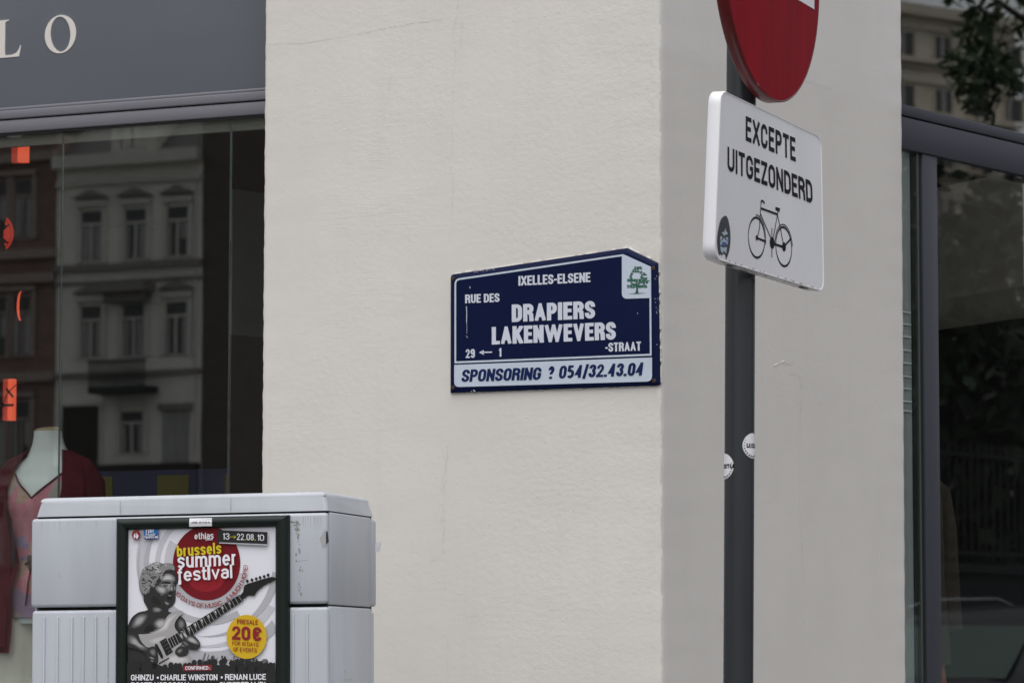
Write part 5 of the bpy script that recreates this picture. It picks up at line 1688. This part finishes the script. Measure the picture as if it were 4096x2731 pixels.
def window(h, x, z0, z1, w, fr='house_trim', hood=True, cur=True):
    f_ = Geo()
    f_.box(x - w / 2, x + w / 2, -.02, .0, z0, z1)
    wd = f_.build('window', 'pane_dark', h)
    fg = Geo()
    t = .06
    zt = z0 + (z1 - z0) * .72
    for a, b, c, d in ((x - w / 2, x - w / 2 + t, z0, z1), (x + w / 2 - t, x + w / 2, z0, z1), (x - w / 2, x + w / 2, z0, z0 + t), (x - w / 2, x + w / 2, z1 - t, z1), (x - w / 2, x + w / 2, zt - t * .8, zt + t * .8), (x - .05, x + .05, z0, zt)):
        fg.box(a, b, -.05, -.0205, c, d)
    fg.build('window_frame', fr, wd)
    if cur:
        k0, k1 = CUR.uniform(.08, .30), CUR.uniform(.08, .30)
        zb_ = z0 + .1 + CUR.choice((0, 0, .3)) * (z1 - z0)
        Geo().box(x - w / 2 + .08, x - w * k0, -.026, -.021, zb_, zt - .1).build('curtain', 'curtain', wd)
        Geo().box(x + w * k1, x + w / 2 - .08, -.026, -.021, z0 + .1, zt - .1).build('curtain', 'curtain', wd)
    Geo().box(x - w / 2 - .18, x - w / 2 - .001, -.10, 0, z0, z1 + .12).box(x + w / 2 + .001, x + w / 2 + .18, -.10, 0, z0, z1 + .12).box(x - w / 2 - .18, x + w / 2 + .18, -.16, 0, z1 + .121, z1 + .30).build('architrave', fr, wd)
    if hood:
        Geo().add([(x - .75, -.24, z1 + .42), (x + .75, -.24, z1 + .42), (x, -.24, z1 + .72), (x - .75, 0, z1 + .42), (x + .75, 0, z1 + .42), (x, 0, z1 + .72)], [(0, 1, 2), (0, 2, 5, 3), (1, 4, 5, 2), (0, 3, 4, 1)]).build('pediment', 'house_shade', wd)
    return wd


YF = -94.76
h, F = house('beige terraced house with three window bays reflected in left shop window', -62.95, -56.85, YF, 18.4, 'house_beige', 'house_trim', None, None)
for x in (-61.42, -59.62, -57.85):
    for z0, z1 in ((14.95, 16.85), (11.45, 13.40)):
        window(h, F(x), z0, z1, .95, hood=not (x == -59.62 and z0 < 14))
    if x == -59.62: window(h, F(x), 7.9, 9.5, 1.0, hood=False)
Geo().box(F(-56.85), F(-62.95), -.45, -.001, 18.4, 18.85).build('cornice', 'house_trim', h)
Geo().box(F(-56.85), F(-62.95), -.16, -.001, 17.75, 17.95).build('string_course', 'house_trim', h)
for d_, z0, z1 in ((.20, 14.62, 14.86), (.14, 14.15, 14.25), (.14, 10.75, 10.95)):
    Geo().box(F(-56.85), F(-62.95), -d_, -.001, z0, z1).build('string_course', 'house_shade', h)
Geo().box(F(-58.75), F(-60.85), -.9, -.001, 13.75, 14.05).box(F(-58.95), F(-60.6), -.55, -.001, 13.40, 13.749).build('balcony', 'house_shade', h)
bl_ = Geo().box(F(-58.55), F(-60.95), -1.0, -.001, 10.1, 10.35)
for k in range(22):
    bl_.box(F(-58.6) - 2.3 * k / 21 - .02 if False else F(-60.9) - 2.3 * k / 21 - .02, F(-60.9) - 2.3 * k / 21 + .02, -.98, -.94, 10.35, 11.2)
bl_.box(F(-58.55), F(-60.95), -1.0, -.92, 11.2, 11.28)
bl_.build('balcony', 'iron', h)
rf = Geo().add([(F(-56.85), .2, 18.85), (F(-62.95), .2, 18.85), (F(-62.95), 4, 22), (F(-56.85), 4, 22), (F(-62.95), 10, 18.4), (F(-56.85), 10, 18.4)], [(0, 1, 2, 3), (3, 2, 4, 5)]).build('roof', 'roof', h)
Geo().box(F(-58.9), F(-60.6), -.05, 1.8, 18.86, 20.4).build('dormer', 'house_trim', rf)
window(h, F(-59.75), 19.0, 20.2, 1.0, hood=False, cur=False)
Geo().box(F(-57.0), F(-57.1), -.12, -.001, 7.9, 18.3).build('downpipe', 'house_trim', h)
Geo().box(F(-56.86), F(-62.94), -.35, -.001, 0.3, 7.55).build('shop_front', 'room_brown', h)
dr_ = Geo().box(F(-61.05), F(-62.6), -.03, -.001, 7.551, 9.7).build('doorway', 'room_brown', h)
Geo().box(F(-60.9), F(-61.049), -.08, -.001, 7.551, 9.85).box(F(-62.601), F(-62.75), -.08, -.001, 7.551, 9.85).box(F(-61.05), F(-62.6), -.08, -.001, 9.701, 9.85).build('door_frame', 'house_trim', dr_)
sh_ = Geo().box(F(-57.3), F(-58.35), -.05, -.001, 7.551, 9.45).build('shutter', 'curtain', h)
Geo().box(F(-57.15), F(-58.5), -.16, -.001, 9.46, 9.70).build('architrave', 'house_shade', sh_)

h, F = house('red brick house with pale bands reflected at left edge of shop window', -69.5, -62.96, YF - .02, 19.8, 'house_brick', 'house_band', None, None)
for z0, z1, wd in ((15.9, 18.2, .8), (11.6, 13.9, .85), (7.5, 10.0, .85), (3.9, 6.4, .9)):
    for x in (-68.2, -66.6, -65.5, -64.4):
        window(h, F(x), z0, z1, wd, 'house_band', hood=False)
for z in (14.3, 15.2, 10.7, 6.9, 18.8):
    Geo().box(F(-62.97), F(-69.5), -.22, -.001, z, z + .34).build('string_course', 'house_band', h)
Geo().add([(F(-62.96), -.3, 19.8), (F(-69.5), -.3, 19.8), (F(-69.5), 5, 22.5), (F(-62.96), 5, 22.5), (F(-69.5), 10, 19.8), (F(-62.96), 10, 19.8)], [(0, 1, 2, 3), (3, 2, 4, 5)]).build('roof', 'roof', h)
h, F = house('dark brick house right of beige house reflected in left shop window', -56.84, -44, YF - .04, 22, 'house_dark', 'house_band', None, None)
for z0, z1 in ((4, 6.4), (8, 10.4), (12, 14.4), (16, 18.2)):
    for x in (-52, -49.5, -47):
        window(h, F(x), z0, z1, 1.1, 'house_band', hood=False)
Geo().add([(F(-44), -.3, 22), (F(-56.84), -.3, 22), (F(-56.84), 5, 25), (F(-44), 5, 25), (F(-56.84), 10, 22), (F(-44), 10, 22)], [(0, 1, 2, 3), (3, 2, 4, 5)]).build('roof', 'roof', h)


h, F = house('pale grey house at far left of the row across the street', -80, -69.52, YF - .03, 18.9, 'house_beige', 'house_trim', None, None)
for z0, z1 in ((4, 6.6), (8.2, 10.6), (12, 14.2), (15.6, 17.6)):
    for x in (-78.2, -75.9, -73.6, -71.3):
        window(h, F(x), z0, z1, 1.05, hood=False)
Geo().box(F(-69.53), F(-80), -.4, -.001, 18.4, 18.8).build('cornice', 'house_trim', h)
Geo().add([(F(-69.52), -.3, 18.9), (F(-80), -.3, 18.9), (F(-80), 5, 22), (F(-69.52), 5, 22), (F(-80), 10, 18.9), (F(-69.52), 10, 18.9)], [(0, 1, 2, 3), (3, 2, 4, 5)]).build('roof', 'roof', h)

# ------------------------------------------------------------------ down the side street (seen in the side window)
def crown(gg, cx, cy, cz, rx, ry, rz, n, size, rnd, slim=.42, down=0.0):
    for _ in range(n):
        while True:
            u = Vector((rnd.uniform(-1, 1), rnd.uniform(-1, 1), rnd.uniform(-1, 1)))
            if u.length < 1: break
        c = Vector((cx + u.x * rx, cy + u.y * ry, cz + u.z * rz))
        d = Vector((rnd.uniform(-1, 1), rnd.uniform(-1, 1), rnd.uniform(-1, 1) - down)).normalized()
        w = d.orthogonal().normalized()
        w = (w * math.cos(rnd.uniform(0, 6)) + d.cross(w) * math.sin(rnd.uniform(0, 6))).normalized()
        s = size * rnd.uniform(.6, 1.3)
        gg.add([c - d * s, c + w * s * slim + d * s * .2, c + d * s, c - w * s * slim + d * s * .2], [(0, 1, 2, 3)])


tw = WB @ T(31, -13.8, 0)
ct = thing('chestnut_tree', 'leafy tree with drooping branches reflected in upper right window', 'tree', tw)
Geo().tube([(0, 0, 0), (.1, 0, 2.5), (-.1, .1, 5), (.2, 0, 7.5), (.3, .2, 10.5)], [.34, .28, .22, .15, .06], 12).tube([(-.1, .1, 5), (-1.2, .1, 7.0), (-2.6, .1, 8.6), (-3.9, 0, 8.95), (-4.9, 0, 9.1)], [.13, .10, .06, .03, .012], 8).tube([(.1, 0, 6.5), (1.8, .3, 8.2), (2.8, .2, 9.6)], [.12, .08, .04], 8).tube([(-3.9, 0, 8.95), (-4.3, 0, 8.4), (-4.5, 0, 7.8)], [.05, .03, .015], 8).build('trunk', 'bark', ct)
gg = Geo()
rnd = random.Random(21)
for cx, cz, r_, n in ((-4.62, 8.05, .34, 120), (-4.30, 8.15, .36, 120), (-4.05, 7.95, .26, 60), (-4.55, 8.5, .24, 50), (-4.35, 8.75, .22, 40), (-4.95, 8.95, .20, 34), (-4.6, 7.68, .20, 36), (-4.25, 7.6, .16, 20), (-3.75, 8.2, .22, 36), (-3.35, 8.0, .2, 30), (-3.2, 8.8, .5, 80), (-1.6, 9.6, .9, 260), (.3, 10.5, 1.9, 700), (2.4, 9.8, 1.6, 500), (0.8, 8.6, 1.3, 400)):
    crown(gg, cx, 0, cz, r_, r_, r_ * .95, int(n * 1.05) if cx < -3 else n, .115 if cx < -3 else .2, rnd, .31, .35)
gg.build('crown', 'leaf', ct)

tb = thing('office_block', 'tall tan stone block with bands of windows reflected in upper right window', 'building', WB @ T(251.5, -149.76, 0) @ Matrix.Rotation(R(180 + 16.4), 4, 'Z'))
# its front is local -y; local x runs to the right as one faces it
g0 = Geo().box(-14.2, 20, 0, 30, 0, 57.4)
g0.build('wall', 'tan_stone', tb)
for k in range(11):
    z = 54.9 - 4.9 * k
    for i in range(7):
        x = 12.6 - i * 4.4 + (.25 if i % 2 else 0)
        w_ = Geo().box(x - .95, x + .95, -.04, -.001, z - 1.05, z + 1.0).build('window', 'pane_dark', tb)
        Geo().box(x - (.35 if i % 3 else -.1), x + (.15 if i % 3 else .55), -.06, -.041, z - 1.05, z + 1.0).build('curtain', 'curtain', w_)
        Geo().box(x - 1.25, x - .96, -.22, -.001, z - 1.1, z + 1.25).build('pilaster', 'tan_shade', tb)
        Geo().box(x + .96, x + 1.25, -.22, -.001, z - 1.1, z + 1.25).build('pilaster', 'tan_shade', tb)
    for d_, z0, z1 in ((.75, -1.75, -1.45), (.45, -2.15, -1.95), (.3, 1.35, 1.6)):
        Geo().box(-14.3, 20.1, -d_, -.001, z + z0, z + z1).build('string_course', 'tan_shade', tb)
Geo().box(-14.8, 20.5, -1.0, 30, 57.4, 58.4).build('cornice', 'tan_shade', tb)

wl2 = thing('park_wall', 'low dark stone retaining wall below railings reflected in right window', 'wall', WB @ T(30, -12.8, 0))
Geo().box(-16, 40, -.4, 0, 0, 1.86).box(-16, 40, -.45, .05, 2.08, 2.18).box(-16, 40, -.38, -.02, 1.861, 2.079).build('wall', 'park_wall', wl2)
fn = thing('railing', 'tall iron bar railing on park wall reflected in right window', 'fence', WB @ T(30, -13.0, 2.18))
gg = Geo()
for k in range(300):
    x = -16 + k * .165
    gg.box(x - .010, x + .010, -.010, .010, 0, 1.35)
tag(gg.build('bars', 'iron', fn), kind='stuff')
Geo().box(-16, 34, -.02, .02, .1, .15).box(-16, 34, -.02, .02, 1.2, 1.24).build('rails', 'iron', fn)
rnd = random.Random(33)
spots = [(20, -17, 7.6, 'rounded dark park tree nearest the corner behind railings'), (26, -18.5, 8.2, 'second dark park tree behind railings reflected in right window'), (32.5, -19, 8.6, 'broad dark tree in the middle of the park row'),
         (40, -20, 9.2, 'tall dark tree far along the park row'), (49, -21, 9.6, 'tallest dark tree of the park row'), (58, -21, 9.0, 'last dark tree at far end of park row')]
for i, (x, y, hgt, lab) in enumerate(spots):
    t_ = thing('park_tree', lab, 'tree', WB @ T(x, y, 0), 'trees in the park')
    Geo().tube([(0, 0, 0), (.1, 0, 2), (0, .1, hgt * .6)], [.3, .24, .1], 10).build('trunk', 'bark', t_)
    gg = Geo()
    for _ in range(16):
        a, q = rnd.uniform(0, 6.28), rnd.uniform(0, 2.9)
        crown(gg, q * math.cos(a), q * math.sin(a) * .8, rnd.uniform(2.2, hgt - 1.2), 1.5, 1.4, 1.2, 190, .26, rnd, .5)
    for _ in range(7):      # lower boughs hanging over the railings
        crown(gg, rnd.uniform(-3.6, 3.6), -y - 12.4 + rnd.uniform(-.9, .3), rnd.uniform(3.3, 6.2), .8, .5, .6, 60, .13, rnd, .42)
    gg.build('crown', 'leaf_dark', t_)

# parked car, nose towards the corner
car = thing('parked_car', 'dark blue estate car parked along side street reflected in right window', 'car', WB @ T(16.6, -8.0, .016))
prof_c = [(-2.15, .35), (-2.18, .62), (-2.10, .86), (-1.2, .98), (-.55, 1.42), (-.1, 1.58), (.9, 1.62), (1.45, 1.55), (2.02, 1.10), (2.16, .95), (2.18, .5), (2.12, .33)]
wid = lambda z: .86 if z < 1.0 else .86 - (z - 1.0) * .36
def car_sec(y): return [(x, math.copysign(min(abs(y) * .86, wid(z) if abs(y) > .9 else abs(y) * wid(z)), y) if y else 0, z) for x, z in smooth(prof_c, 4, False)]
gc = Geo()
gc.loft([[(x, y * wid(z), z - (.02 if abs(y) > .95 else 0)) for x, z in smooth(prof_c, 4, False)] for y in (-1, -.96, -.6, 0, .6, .96, 1)], False, False)
for y in (-1, 1):
    q = [(x, y * wid(z), z - .02) for x, z in smooth(prof_c, 4, False)]
    gc.add(q, [tuple(range(len(q))) if y < 0 else tuple(range(len(q)))[::-1]])
gc.add([(-2.15, -.86, .35), (-2.15, .86, .35), (2.12, .86, .33), (2.12, -.86, .33)], [(0, 1, 2, 3)])
gc.build('body', 'car_paint', car)
for y in (-1, 1):
    for q, nm in (([(-.78, 1.16), (-.42, 1.40), (.05, 1.47), (.05, 1.18)], 'side_window'), ([(.13, 1.18), (.13, 1.475), (.85, 1.49), (.92, 1.19)], 'side_window'), ([(1.01, 1.19), (.95, 1.485), (1.40, 1.43), (1.70, 1.20)], 'side_window')):
        w_ = Geo().add([(x, y * (wid(z) + .012), z) for x, z in q], [(0, 1, 2, 3) if y < 0 else (3, 2, 1, 0)]).build(nm, 'car_glass', car)
    Geo().tube([(-.85, y * .815, 1.150), (1.75, y * .812, 1.185)], .012, 6).build('chrome_strip', 'car_trim', car)
    Geo().tube([(-.4, y * .62, 1.60), (0, y * .63, 1.66), (1.1, y * .63, 1.68), (1.35, y * .62, 1.62)], .018, 6).build('roof_rail', 'car_trim', car)
    for x in (-1.35, 1.30):
        wv_ = Geo().loft([[(x + r_ * math.cos(a), y * (.70 + d), .32 + r_ * math.sin(a)) for a in [2 * math.pi * k / 24 for k in range(24)]] for r_, d in ((.32, -.04), (.32, .17), (.21, .18))]).build('wheel', 'tyre', car)
        Geo().loft([[(x + r_ * math.cos(a), y * (.70 + d), .32 + r_ * math.sin(a)) for a in [2 * math.pi * k / 20 for k in range(20)]] for r_, d in ((.205, .17), (.19, .186), (.04, .192))]).build('rim', 'rim', wv_)
for y in (-.6, .6):
    Geo().bbox(-2.20, -2.12, y - .18, y + .18, .66, .80, .02).build('headlight', 'lamp_glass', car)
    Geo().bbox(2.10, 2.21, y - .14, y + .14, .72, 1.0, .02).build('tail_light', 'sign_red', car)
Geo().add([(-1.12, -.70, 1.025), (-1.12, .70, 1.025), (-.52, .62, 1.445), (-.52, -.62, 1.445)], [(3, 2, 1, 0)]).build('windscreen', 'car_glass', car)
